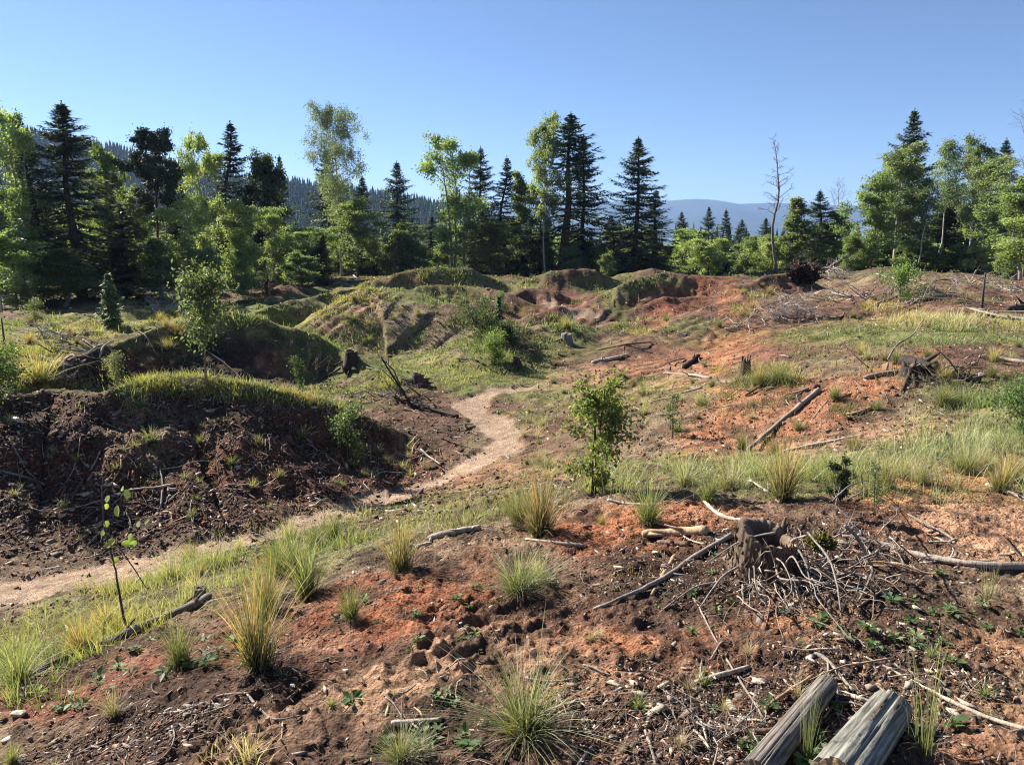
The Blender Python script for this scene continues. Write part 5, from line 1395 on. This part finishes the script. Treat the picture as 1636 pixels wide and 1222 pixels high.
stump(668, 612, .20, .12, (.08, .06, .05), 'dark stump with spreading roots left of the grassy hollow', 6, True, 8)
stump(826, 584, .16, .10, (.06, .045, .035), 'small black stump at the edge of the grassy hollow', 4, True, 3, .1, .4)
stump(1190, 602, .30, .07, (.07, .05, .04), 'narrow dark snag stump left of the golden rim tussocks', 3, True, 2, .3)
stump(1512, 708, .09, .03, (.30, .27, .23), 'small whitish stub in the grass on the right', 3, False, 1, .2)
stump(320, 955, .07, .035, (.12, .09, .07), 'tiny sawn stub in the grass strip by the mottled log', 3, False, 1)
stump(120, 588, .16, .09, (.05, .04, .034), 'black stump at the left end of the second berm', 5, True, 6, .2)
stump(1455, 600, .14, .12, (.05, .04, .035), 'burnt stump between the charred logs', 5, True, 6, .3)

# ------------------------------------------------------------------ sawn logs bottom right
def sawn_log(A, B, r0, r1, c, endc, label, seed):
    r = np.random.default_rng(seed)
    A, B = Vector(A), Vector(B); o0 = A.copy(); root = empty('sawn_log', o0); tag(root, label, 'log')
    ax = (B - A); Ln = ax.length; ax.normalize(); q = ax.to_track_quat('Z', 'Y')
    root.rotation_mode = 'QUATERNION'; root.rotation_quaternion = q
    g = Geo(); seg, lev = 110, 90; th = np.linspace(0, 6.28318, seg, endpoint=False); zz = np.linspace(0, Ln, lev)
    T, Zz = np.meshgrid(th, zz)
    R = (r0 + (r1 - r0) * Zz / Ln) * (1 + .05 * fbm(np.cos(T) * 2, np.sin(T) * 2 + Zz * 1.5, 3, seed)
        + .015 * fbm(np.cos(T) * 9, np.sin(T) * 9 + Zz * 2.0, 3, seed + 3) - .10 * sstep(.35, .6, fbm(np.cos(T) * 6 + 5, np.sin(T) * 6 + Zz * 1.2, 2, seed + 5)))
    V = np.stack([R * np.cos(T), R * np.sin(T), Zz], -1).reshape(-1, 3)
    i = np.arange(lev - 1)[:, None] * seg; j = np.arange(seg)[None]; j2 = (j + 1) % seg
    Fq = np.stack([i + j, i + j2, i + seg + j2, i + seg + j], -1).reshape(-1, 4)
    cr = sstep(.10, .0, np.abs(fbm(np.cos(T) * 4 + 3 + .4 * fbm(Zz * 9, T * 0, 2, 3), np.sin(T) * 4 + Zz * 1.1, 2, seed + 12))) * sstep(-.2, .3, fbm(np.cos(T) * 2, Zz * 5, 2, seed + 14))
    st_ = fbm(np.cos(T) * 16, np.sin(T) * 16 + Zz * 4, 3, seed + 8); pt = sstep(.1, .4, fbm(np.cos(T) * 2.2 + 7, np.sin(T) * 2.2 + Zz * 5, 3, seed + 9))
    V = (np.stack([R * (1 - .07 * cr) * np.cos(T), R * (1 - .07 * cr) * np.sin(T), Zz], -1)).reshape(-1, 3)
    cc = np.array(c) * ((1 + .6 * st_) * (1 - .75 * cr))[..., None]
    cc = cc * (1 - .6 * pt[..., None]) + np.array((.09, .065, .05)) * .6 * pt[..., None]
    g.add(V, [Fq], cc.reshape(-1, 3))
    link('log_body', g.mesh('log_body', M_WOOD), root)
    for z0, rr_, base in ((-.001, R[0], 0), (Ln + .001, R[-1], 0)):
        g = Geo(); rings = [1.0, .8, .6, .4, .2, .02]; Vs = []; Cs = []
        for s in rings:
            Vs.append(np.column_stack([rr_ * s * np.cos(th), rr_ * s * np.sin(th), np.full(seg, z0) + .004 * fbm(np.cos(th) * 4 * s, np.sin(th) * 4 * s, 2, 8)]))
            Cs.append(np.broadcast_to(np.array(endc) * (.75 + .35 * (round(s * 10) % 4) / 4), (seg, 3)))
        i = np.arange(5)[:, None] * seg
        Fq = np.stack([i + j, i + j2, i + seg + j2, i + seg + j], -1).reshape(-1, 4)
        if z0 < 0: Fq = Fq[:, ::-1]
        g.add(np.concatenate(Vs), [Fq, (np.arange(seg)[None] + 5 * seg)], np.concatenate(Cs))
        link('cut_end', g.mesh('cut_end', M_WOOD), root)
    return root
A = hit(1428, 1150); A = Vector(to3(1424, 1132, A.y)); 
B = hit(1345, 1275)
sawn_log(A + Vector((0, 0, .0)), B + Vector((-.02, 0, .05)), .064, .074, (.21, .205, .175), (.44, .31, .17), 'thick grey sawn log at the bottom edge right of the slim one', 91)
A = hit(1320, 1112); B = hit(1205, 1262)
sawn_log(A + Vector((0, 0, .045)), B + Vector((0, 0, .05)), .036, .046, (.18, .155, .135), (.28, .21, .15), 'slim grey sawn log at the bottom edge left of the thick one', 92)

# ------------------------------------------------------------------ loose pieces of wood and stone
def lump(name, px, py, s, asp, c, label, cat, seed, flat=.28, mat=None):
    r = np.random.default_rng(seed); g = Geo(); p = hit(px, py)
    la, lo = 7, 12; V = []
    for i in range(la):
        f = math.pi * i / (la - 1)
        for k in range(lo):
            t = 6.283 * k / lo
            V.append((math.sin(f) * math.cos(t), math.sin(f) * math.sin(t), math.cos(f)))
    V = np.array(V); n = np.array([fbm(V[:, 0] * 1.4 + seed, V[:, 1] * 1.4 + V[:, 2] * 2, 3, seed)])[0]
    c = tuple(.72 * np.array(c)); s = s * .8
    V = np.sign(V) * np.abs(V) ** .6 * (1 + .45 * n)[:, None] * np.array([s, s * asp, s * flat])
    i = np.arange(la - 1)[:, None] * lo; j = np.arange(lo)[None]; j2 = (j + 1) % lo
    g.add(V, [np.stack([i + lo + j, i + lo + j2, i + j2, i + j], -1).reshape(-1, 4)], np.array(c))
    o = link(name, g.mesh(name, mat or M_WOOD), None, p + Vector((0, 0, s * flat * .2))); o.rotation_euler = (r.normal(0, .12), r.normal(0, .12), r.uniform(0, 6.28))
    return tag(o, label, cat)
for i_, a_ in enumerate([
 ('wood_chip', 980, 1092, .034, .5, (.62, .50, .34), 'cream leaf shaped wood chip right of the spiky tussock', 'wood chip'),
 ('wood_chip', 735, 995, .020, .6, (.60, .52, .42), 'pale chip at the upper end of the tyre tracks', 'wood chip'),
 ('wood_chip', 345, 1128, .034, .4, (.58, .52, .44), 'bleached chunk under the crooked stick at lower left', 'wood chip'),
 ('wood_chip', 30, 1140, .036, .7, (.60, .50, .40), 'pale curled chip near the left edge', 'wood chip'),
 ('wood_chip', 12, 1182, .030, .6, (.62, .54, .44), 'whitish chip in the left corner', 'wood chip'),
 ('wood_chip', 1265, 966, .032, .8, (.62, .58, .44), 'cream crumpled piece under the root tangle', 'wood chip'),
 ('wood_chip', 1410, 948, .040, .55, (.58, .52, .44), 'pale flat piece right of the root tangle', 'wood chip'),
 ('wood_chip', 1465, 972, .022, .7, (.66, .60, .48), 'small white chip right of the pale flat piece', 'wood chip'),
 ('wood_chip', 1048, 884, .034, .5, (.66, .58, .46), 'white block shaped chip below the split rotten log', 'wood chip'),
 ('stone', 1346, 866, .028, .7, (.50, .38, .28), 'tan stone right of the moss cushion', 'stone'),
 ('stone', 1368, 869, .024, .7, (.45, .15, .11), 'reddish stone right of the tan stone', 'stone'),
 ('wood_chip', 1212, 1088, .034, .7, (.58, .52, .45), 'frayed white bark piece above the orange brown stick', 'wood chip'),
 ('wood_chip', 1168, 1128, .036, .5, (.50, .43, .36), 'pale bark strip left of the slim sawn log', 'wood chip'),
 ('stone', 1482, 590, .09, .7, (.50, .44, .36), 'pale boulder right behind the charred logs', 'stone'),
 ('stone', 1568, 600, .10, .7, (.48, .42, .34), 'pale stone at the right end of the charred logs', 'stone'),
 ('stone', 560, 449, .30, .6, (.30, .27, .24), 'grey boulder on the far ground left of the first far mound', 'stone'),
 ('wood_chip', 780, 462, .2, .4, (.5, .42, .34), 'pale block by the far mound in the middle', 'wood chip'),
 ('stone', 770, 1152, .014, .7, (.5, .44, .38), 'small pale stone left of the spiky tussock', 'stone'),
]): lump(*a_, seed=700 + i_)

# ------------------------------------------------------------------ brush piles (each a heap with its branches as parts)
def branch_protos(seed, n=6):
    out_ = []
    for k in range(n):
        r = np.random.default_rng(seed + k); g = Geo()
        P = np.array([[0, 0, 0], [.33, r.normal(0, .06), r.normal(.05, .04)], [.66, r.normal(0, .1), r.normal(.07, .05)], [1, r.normal(0, .12), r.normal(.05, .06)]])
        g.tube(P, np.array([.020, .016, .011, .004]), (.38, .33, .29), 5)
        for _ in range(7):
            t = r.uniform(.2, .95); b = np.array([np.interp(t, [0, .33, .66, 1], P[:, i]) for i in range(3)])
            d = np.array([r.uniform(.3, 1), r.normal(0, .7), r.normal(0, .6)]); d /= np.linalg.norm(d); l = r.uniform(.15, .4)
            g.tube(np.array([b, b + d * l * .5, b + d * l + r.normal(0, .04, 3)]), np.array([.008, .006, .002]), (.34, .29, .25), 3, False)
        out_.append(g.mesh('branch', M_WOOD))
    return out_
BR = branch_protos(800)
DARKBR = []
for k_ in range(4):
    r = np.random.default_rng(850 + k_); g = Geo()
    for _ in range(1):
        P = np.array([[0, 0, 0], [.4, r.normal(0, .08), .05], [1, r.normal(0, .15), .02]])
        g.tube(P, np.array([.022, .016, .005]), (.10, .075, .06), 5)
        for _ in range(8):
            t = r.uniform(.2, .95); b = np.array([np.interp(t, [0, .4, 1], P[:, i]) for i in range(3)])
            d = np.array([r.uniform(.2, 1), r.normal(0, .8), r.normal(0, .7)]); d /= np.linalg.norm(d); l = r.uniform(.15, .45)
            g.tube(np.array([b, b + d * l]), np.array([.008, .002]), (.12, .09, .07), 3, False)
    DARKBR.append(g.mesh('branch', M_WOOD))
def brush(px, py, W, D_, H, n, L_, label, seed, dark=False, name='brush_pile', updir=.2, cat='brush pile'):
    r = np.random.default_rng(seed); p = hit(px, py); root = empty(name, p); tag(root, label, cat)
    for k in range(n):
        o = link('branch', (DARKBR if dark else BR)[k % (4 if dark else 6)], root)
        x, y = r.normal(0, W * .35), r.normal(0, D_ * .35)
        zg = float(zlook(p.x + x, p.y + y)) - p.z
        hh_ = H * max(0, 1 - math.hypot(x / W, y / max(D_, .01))) * r.uniform(.1, 1)
        o.location = (x, y, zg + hh_ + .03)
        l = L_ * r.uniform(.5, 1.2); o.scale = (l, l, l)
        o.rotation_euler = (r.uniform(0, 6.28), r.normal(-updir, .35), r.uniform(0, 6.28))
    return root
brush(1255, 512, .8, .6, .6, 96, .62, 'tangled heap of bleached roots on the slope right of the middle', 901)
brush(1190, 524, .5, .3, .12, 6, .9, 'few grey branches lying left of the bleached root heap', 902)
brush(1325, 442, 1.3, .9, .8, 44, 1.1, 'grey brown brush heap at the far edge right of the root plate', 903)
brush(290, 485, 1.5, .7, .3, 34, 1.0, 'brush heap in half shade behind the young leafy tree', 904)
brush(85, 545, 1.0, .6, .35, 34, .8, 'grey brush heap in yellow grass at the left', 905)
brush(250, 500, 1.1, .5, .3, 16, 1.0, 'small dry brush heap right of the young spruce', 906)
brush(430, 490, .6, .4, .7, 14, .8, 'bare upright brushwood in the shade left of the grassy ridge', 907, True, updir=.9)
brush(100, 605, .5, .3, .3, 16, .6, 'blackish brush at the foot of the second left berm', 908, True)
brush(1400, 470, 1.2, .6, .12, 16, .9, 'flat spread of pale slash on the right plateau', 909)
brush(1480, 482, .8, .5, .15, 18, .7, 'slash around the foot of the leafy bush on the plateau', 910)
brush(1560, 455, 1.8, .8, .15, 18, 1.0, 'far slash heap before the birches on the right', 911)
brush(640, 640, .7, .4, .3, 22, .8, 'brush tangle beside the dark fallen trunk', 912, True)
brush(1375, 868, .26, .14, .05, 14, .24, 'tangle of bleached twigs right of the big stump', 913)
brush(1130, 1180, .22, .12, .02, 20, .12, 'curled dead twigs in the litter left of the slim log', 914)
brush(1530, 612, .5, .3, .2, 16, .5, 'dark brushwood heaped on the charred logs', 915, True)
brush(700, 560, .5, .3, .1, 8, .5, 'twigs lying in the left part of the grassy hollow', 916, True)
brush(845, 570, .5, .3, .2, 12, .6, 'brown roots beside the small black stump', 917, True)
brush(500, 610, .5, .25, .4, 14, .6, 'bare bush remains in the dip behind the near berm', 918, True, updir=.8)
brush(320, 615, .3, .2, .25, 8, .5, 'grey dead twigs at the foot of the young leafy tree', 919)
brush(1640, 470, 1.2, .6, .15, 14, .9, 'grey slash at the right edge of the plateau', 920)
brush(1320, 480, 1.1, .5, .1, 12, .7, 'slash between root plate and the bleached heap', 921)

# upturned root plate on its mound
rp = hit(1283, 452); root = empty('root_plate', rp); tag(root, 'upturned dark root plate on the mound right of the middle', 'root plate')
r = np.random.default_rng(33)
g = Geo(); n = 500; D = rnd(r, n); P = D * np.array([.5, .25, .34]) * r.uniform(.6, 1, (n, 1)) + np.array([0, 0, .35])
kites(g, P, rnd(r, n) * .3, .10, rnd(r, n), np.array([(.05, .033, .024)]) * r.uniform(.5, 1.6, (n, 1)))
link('soil_clump', g.mesh('soil_clump', M_WOOD), root)
for k in range(26):
    a = r.uniform(-.4, 3.5); s = np.array([math.cos(a) * .6, r.normal(-.2, .15), .35 + math.sin(a) * .35])
    e = s + np.array([math.cos(a) * .7, r.normal(0, .3), math.sin(a) * .45 - .1]) * r.uniform(.3, .7)
    child_root(root, [Vector(s), Vector((s + e) / 2 + r.normal(0, .06, 3)), Vector(e)], .035, .01, BRN if k % 2 else CHAR)

# ------------------------------------------------------------------ bushes and saplings inside the clearing
def near_bush(name, gens, px, py, hpx, H0, label, cat, rot=0.0, wide=1.0, parts=('stem', 'foliage'), mat=None):
    p = hit(px, py); root = empty(name, p); tag(root, label, cat)
    s = pxsize(p, hpx) / H0
    root.scale = (s * wide, s * wide, s); root.rotation_euler = (0, 0, rot)
    tg, cg = gens
    link(parts[0], tg.mesh(parts[0], M_BARK, True), root)
    if cg.n: link(parts[1], cg.mesh(parts[1], mat or M_LEAF), root)
    return root
def mb(seed, H, R, start, c, bark, nl, leaf, per, **k):
    k.setdefault('boost', 1.2); k['spread'] = k.get('spread', .05) * 1.5; k.setdefault('irr', .5)
    return make_broad(seed, H, R, start, c, bark, max(6, int(nl * .75)), leaf * .85, max(2, int(per * .55)), **k)
near_bush('leafy_sapling', mb(1001, 1.0, .30, .06, (.12, .18, .04), (.07, .05, .04), 36, .050, 4, stems=3, trunk_r=.008, spread=.022, nb=(0, 4, 2), up=.08, c2=(.19, .24, .04)), 945, 792, 176, 1.0, 'large leafy sapling with bright leaves in the middle foreground', 'sapling')
near_bush('young_tree', mb(1002, 1.0, .30, .40, (.085, .125, .06), (.20, .15, .11), 20, .045, 6, shape='oval', trunk_r=.014, spread=.035, lean=(.05, 0), nb=(0, 4, 3)), 330, 612, 150, 1.0, 'young leafy tree with a leaning pale stem behind the near berm', 'young tree')
near_bush('young_spruce', make_spruce(1003, 2.2, .62, .03, .05, (.07, .12, .04), 0, 1.6), 180, 522, 84, 2.2, 'young spruce standing in the yellow grass before the left wood', 'young spruce', parts=('trunk', 'crown'), mat=M_NEEDLE)
near_bush('bush', mb(1004, 1.0, .40, .05, (.08, .12, .045), (.12, .09, .07), 14, .06, 4, stems=3, spread=.05, nb=(0, 4, 3)), 556, 728, 78, 1.0, 'rounded dark green bush on the brown flank left of the path', 'bush')
near_bush('bush', mb(1005, 1.0, .55, .02, (.14, .22, .05), (.12, .10, .07), 20, .07, 9, stems=4, spread=.06, nb=(0, 4, 3)), 788, 584, 40, 1.0, 'bright green bush in the grassy hollow', 'bush')
near_bush('young_spruce', make_spruce(1006, 1.8, .45, .03, .05, (.05, .09, .03), 0, 1.4), 797, 515, 40, 1.8, 'tiny spruce on top of the dark overgrown mound end', 'young spruce', parts=('trunk', 'crown'), mat=M_NEEDLE)
near_bush('bush', mb(1007, 1.0, .55, .02, (.10, .15, .04), (.12, .10, .07), 22, .06, 9, stems=4, spread=.06, nb=(0, 4, 3)), -8, 652, 84, 1.0, 'green bush cut by the left edge at the near berm', 'bush')
near_bush('bush', mb(1008, 1.0, .55, .02, (.10, .17, .045), (.12, .10, .07), 22, .06, 9, stems=4, spread=.06, nb=(0, 4, 3)), 1632, 700, 80, 1.0, 'green bush cut by the right edge above the long grass', 'bush')
near_bush('bush', mb(1009, 1.0, .55, .05, (.12, .18, .045), (.12, .10, .07), 18, .07, 7, stems=3, spread=.06, nb=(0, 4, 3)), 1440, 487, 52, 1.0, 'leafy bush alone on the right plateau', 'bush')
near_bush('bush', mb(1010, 1.0, .40, .03, (.14, .16, .08), (.2, .17, .13), 16, .05, 6, stems=4, spread=.04, nb=(0, 4, 2)), 185, 614, 46, 1.0, 'small grey green bush behind the crest of the near berm', 'bush')
near_bush('leafy_sapling', mb(1011, 1.0, .25, .05, (.05, .09, .03), (.10, .08, .06), 14, .06, 4, stems=2, spread=.04, nb=(0, 3, 2)), 480, 628, 56, 1.0, 'thin dark green sapling right of the young leafy tree', 'sapling')
near_bush('bush', mb(1012, 1.0, .45, .03, (.14, .18, .09), (.2, .17, .13), 16, .06, 6, stems=3, spread=.05, nb=(0, 4, 2)), 58, 518, 38, 1.0, 'pale bush in front of the shaded wood at the left', 'bush')
near_bush('fir_seedling', mb(1013, 1.0, .36, .15, (.03, .05, .022), (.07, .055, .045), 14, .055, 12, stems=2, spread=.02, nb=(0, 3, 1), elev=(.5, 1.0)), 1335, 822, 88, 1.0, 'dark sparse seedling behind the right side of the big stump', 'seedling')
near_bush('leafy_sapling', mb(1014, 1.0, .22, .1, (.08, .13, .04), (.10, .08, .06), 12, .05, 4, stems=2, spread=.04, nb=(0, 3, 2)), 1075, 700, 70, 1.0, 'thin grey green sapling on the slope right of the big leafy one', 'sapling')
near_bush('leafy_sapling', mb(1015, 1.0, .22, .1, (.08, .13, .04), (.10, .08, .06), 10, .05, 4, stems=1, spread=.04, nb=(0, 3, 2)), 1395, 812, 70, 1.0, 'small sapling in the grass right of the dark seedling', 'sapling')
near_bush('bush', mb(1016, 1.0, .5, .03, (.10, .15, .05), (.2, .17, .13), 16, .07, 7, stems=3, spread=.06, nb=(0, 4, 2)), 800, 560 - 60, 26, 1.0, 'low bush right of the tiny spruce', 'bush')

near_bush('bush', mb(1017, 1.0, 1.2, .02, (.05, .07, .03), (.08, .06, .05), 26, .10, 7, stems=4, spread=.08, nb=(0, 5, 3)), 768, 545, 36, 1.0, 'dark overgrown bush on the shaded end of the large middle mound', 'bush')
near_bush('bush', mb(1018, 1.0, 1.1, .02, (.04, .06, .024), (.08, .06, .05), 20, .12, 8, stems=3, spread=.08, nb=(0, 4, 3)), 806, 556, 24, 1.0, 'small dark bush right beside the dark overgrown bush', 'bush')
# thin sapling with few big leaves, lower left
p = hit(203, 1012); root = empty('thin_sapling', p); tag(root, 'thin dark sapling with few bright round leaves at lower left', 'sapling')
dS = p.y
T = [Vector(to3(x, y, dS)) - p for x, y in ((203, 1012), (193, 960), (182, 900), (168, 850), (163, 790), (165, 762))]
child_root(root, T, .0065, .0022, (.10, .065, .055), 'stem')
T2 = [Vector(to3(x, y, dS)) - p for x, y in ((234, 940), (212, 905), (188, 872))]
child_root(root, T2[::-1], .0035, .002, (.10, .065, .055), 'twig')
T3 = [Vector(to3(x, y, dS)) - p for x, y in ((180, 888), (195, 850), (215, 842), (232, 838))]
child_root(root, T3, .0025, .0012, (.10, .065, .055), 'twig')
r = np.random.default_rng(3)
for x, y, s in [(205, 790, 0.047), (188, 818, 0.049), (172, 798, 0.035), (170, 838, 0.030), (165, 850, 0.030), (178, 866, 0.051), (200, 868, 0.041), (222, 838, 0.032), (234, 834, 0.030), (210, 858, 0.035), (183, 896, 0.032), (170, 810, 0.027), (212, 870, 0.035), (196, 780, 0.032)]:
    g = Geo(); b = np.array(Vector(to3(x, y, dS)) - p); D = rnd(r, 1); D[:, 2] -= .5; D /= np.linalg.norm(D)
    m = 9; th = np.linspace(0, 2 * math.pi, m, endpoint=False)
    nrm = np.array([r.normal(0, .5), -.8, r.uniform(.2, .9)]); nrm /= np.linalg.norm(nrm)
    a1 = np.cross(nrm, D[0]); a1 /= np.linalg.norm(a1); a2 = np.cross(nrm, a1)
    rr = s * .62 * (1 + .25 * np.cos(th)); V = b + (np.cos(th) * rr)[:, None] * a2 + (np.sin(th) * rr * .72)[:, None] * a1 + (np.abs(np.sin(th)) * s * .12)[:, None] * nrm
    V = np.concatenate([V, b[None]]); g.add(V, [np.array([[k, (k + 1) % m, m] for k in range(m)])], np.array((.30, .40, .07)))
    link('leaf', g.mesh('leaf', M_LEAF), root)

# ground weeds
def weed_mesh(seed, n=9, c=(.11, .20, .05)):
    r = np.random.default_rng(seed); g = Geo()
    a = np.arange(n) * 2.4 + r.normal(0, .3, n); rad = r.uniform(.15, .9, n)
    B = np.column_stack([np.cos(a) * rad * .25, np.sin(a) * rad * .25, r.uniform(.1, .55, n)])
    D = np.column_stack([np.cos(a), np.sin(a), r.uniform(-.2, .5, n)]) * r.uniform(.4, .8, (n, 1))
    kites(g, B, D, r.uniform(.14, .24, n), np.tile([0, 0, 1.], (n, 1)) + r.normal(0, .3, (n, 3)), np.array([c]) * r.uniform(.7, 1.4, (n, 1)), .35)
    for b in B: g.tube(np.array([[0, 0, -.1], b]), np.array([.03, .02]), (.10, .13, .04), 3, False)
    return g.mesh('weed', M_LEAF)
WEED = [weed_mesh(1101), weed_mesh(1102, 13, (.09, .17, .045)), weed_mesh(1103, 6, (.15, .24, .07)), weed_mesh(1104, 8, (.16, .22, .10))]
def scat_weeds(n, ell, s, label, group, seed):
    r = np.random.default_rng(seed)
    for q in sample(zmask(*ell) * VISW, n, r):
        o = link('weed', WEED[r.integers(4)], None, Vector(q)); k = s * r.uniform(.6, 1.3); o.scale = (k, k, k); o.rotation_euler = (0, 0, r.uniform(0, 6.28))
        tag(o, label, 'weed', group)
scat_weeds(26, (1480, 990, 180, 60, 0), .05, 'leafy weed on the soil', 'weeds right of the root tangle', 1201)
scat_weeds(20, (1300, 1170, 240, 60, 0), .05, 'leafy weed around the logs', 'weeds around the sawn logs', 1202)
scat_weeds(22, (220, 1080, 220, 40, -14), .06, 'leafy weed along the blackish log', 'weeds along the blackish log', 1203)
scat_weeds(18, (700, 1000, 150, 60, -10), .035, 'tiny weed beside the tyre tracks', 'weeds on the red soil', 1204)
scat_weeds(16, (700, 1150, 130, 60, 0), .05, 'small weed on brown soil', 'weeds left of the spiky tussock', 1205)
scat_weeds(16, (1120, 960, 130, 60, 0), .035, 'tiny weed on dark soil', 'weeds left of the root tangle', 1206)

# thin bare poles
def pole(px, py, top, r0, label, lean=0, c=(.10, .08, .07)):
    p = hit(px, py); _ws[0] += 1
    h = pxsize(p, py - top)
    g = wob_tube([Vector((0, 0, -.1)), Vector((lean * .5, 0, h * .5)), Vector((lean, 0, h))], r0, r0 * .5, c, _ws[0], 6)
    tag(link('dead_sapling', g.mesh('dead_sapling', M_WOOD, True), None, p), label, 'dead sapling')
pole(1568, 494, 436, .035, 'thin dark upright stem on the right plateau')
pole(8, 556, 508, .03, 'dark thin stem at the left edge')
pole(2, 500, 400, .05, 'grey thin trunk at the far left edge before the wood', 0, (.3, .27, .24))
# ------------------------------------------------------------------ labels: things of one group that share a wording are told apart by the landmark they are nearest and their order
MARKS = [(945, 700, 'the leafy sapling'), (330, 540, 'the leaning young tree'), (545, 350, 'the tall birch'), (126, 350, 'the tallest left spruce'), (262, 330, 'the dark pine'),
 (1222, 860, 'the big stump'), (1400, 1180, 'the sawn logs'), (838, 1110, 'the spiky tussock'), (410, 1000, 'the golden tussock'), (195, 900, 'the thin sapling'), (556, 700, 'the rounded bush'),
 (788, 565, 'the bright bush'), (905, 540, 'the grey stump'), (1255, 500, 'the bleached heap'), (1500, 595, 'the charred logs'), (1250, 670, 'the pale pole'), (1240, 330, 'the leaning bare tree'),
 (1013, 330, 'the broad spruce'), (728, 320, 'the many stemmed tree'), (906, 300, 'the open spruce'), (1436, 300, 'the tallest right spruce'), (1618, 330, 'the right edge tree'), (180, 480, 'the young spruce'),
 (641, 870, 'the upright tussock'), (1250, 750, 'the orange tipped tussock'), (1440, 465, 'the plateau bush'), (640, 330, 'the lone spruce'), (1302, 360, 'the small group spruce'), (100, 700, 'the left edge'), (1600, 1100, 'the right edge'), (60, 1150, 'the lower left corner')]
ORD = ['first', 'second', 'third', 'fourth', 'fifth', 'sixth', 'seventh', 'eighth', 'ninth', 'tenth', 'eleventh', 'twelfth', 'thirteenth', 'fourteenth', 'fifteenth', 'sixteenth', 'seventeenth', 'eighteenth', 'nineteenth', 'twentieth'] + ['twenty-' + w for w in ('first', 'second', 'third', 'fourth', 'fifth', 'sixth', 'seventh', 'eighth', 'ninth')] + ['thirtieth']
byl = {}
for o in COL.objects:
    if o.parent is None and 'label' in o and 'category' in o:
        byl.setdefault(o['label'], []).append(o)
for lb, os_ in byl.items():
    if len(os_) < 2: continue
    cells = {}
    for o in os_:
        px, py = project(o.location.x, o.location.y, o.location.z)
        if o['category'] in ('spruce', 'tree', 'birch', 'shrub', 'pine'): py -= 60
        k = min(MARKS, key=lambda m: (m[0] - px) ** 2 + (m[1] - py) ** 2)[2]
        cells.setdefault(k, []).append((px, o))
    for k, v in cells.items():
        v.sort(key=lambda t: t[0])
        for i, (_, o) in enumerate(v):
            if len(v) == 1: t = '%s, nearest %s' % (lb, k)
            else: t = '%s, %s from left nearest %s' % (lb, ORD[min(i, 29)], k)
            w = t.split()
            if len(w) > 16: print('LONG', len(w), t)
            o['label'] = t
# ------------------------------------------------------------------ the air: haze box (sky outside)
hz = Geo()
x0, x1, y0, y1, z0, z1 = -9800, 9800, -40, 15000, -64, 352
hz.add([(x0, y0, z0), (x1, y0, z0), (x1, y1, z0), (x0, y1, z0), (x0, y0, z1), (x1, y0, z1), (x1, y1, z1), (x0, y1, z1)],
       [[(0, 3, 2, 1), (4, 5, 6, 7), (0, 1, 5, 4), (1, 2, 6, 5), (2, 3, 7, 6), (3, 0, 4, 7)]], (1, 1, 1))
M_HAZE, nt, out = mat_new('haze')
pv = N(nt, 'ShaderNodeVolumePrincipled')
pv.inputs['Color'].default_value = (.38, .58, 1, 1)
pv.inputs['Density'].default_value = 1.35e-4
pv.inputs['Anisotropy'].default_value = .2
nt.links.new(pv.outputs[0], out.inputs['Volume'])
haze = link('haze', hz.mesh('haze', M_HAZE)); tag(haze, 'pale blue summer haze over the valley', kind='stuff')
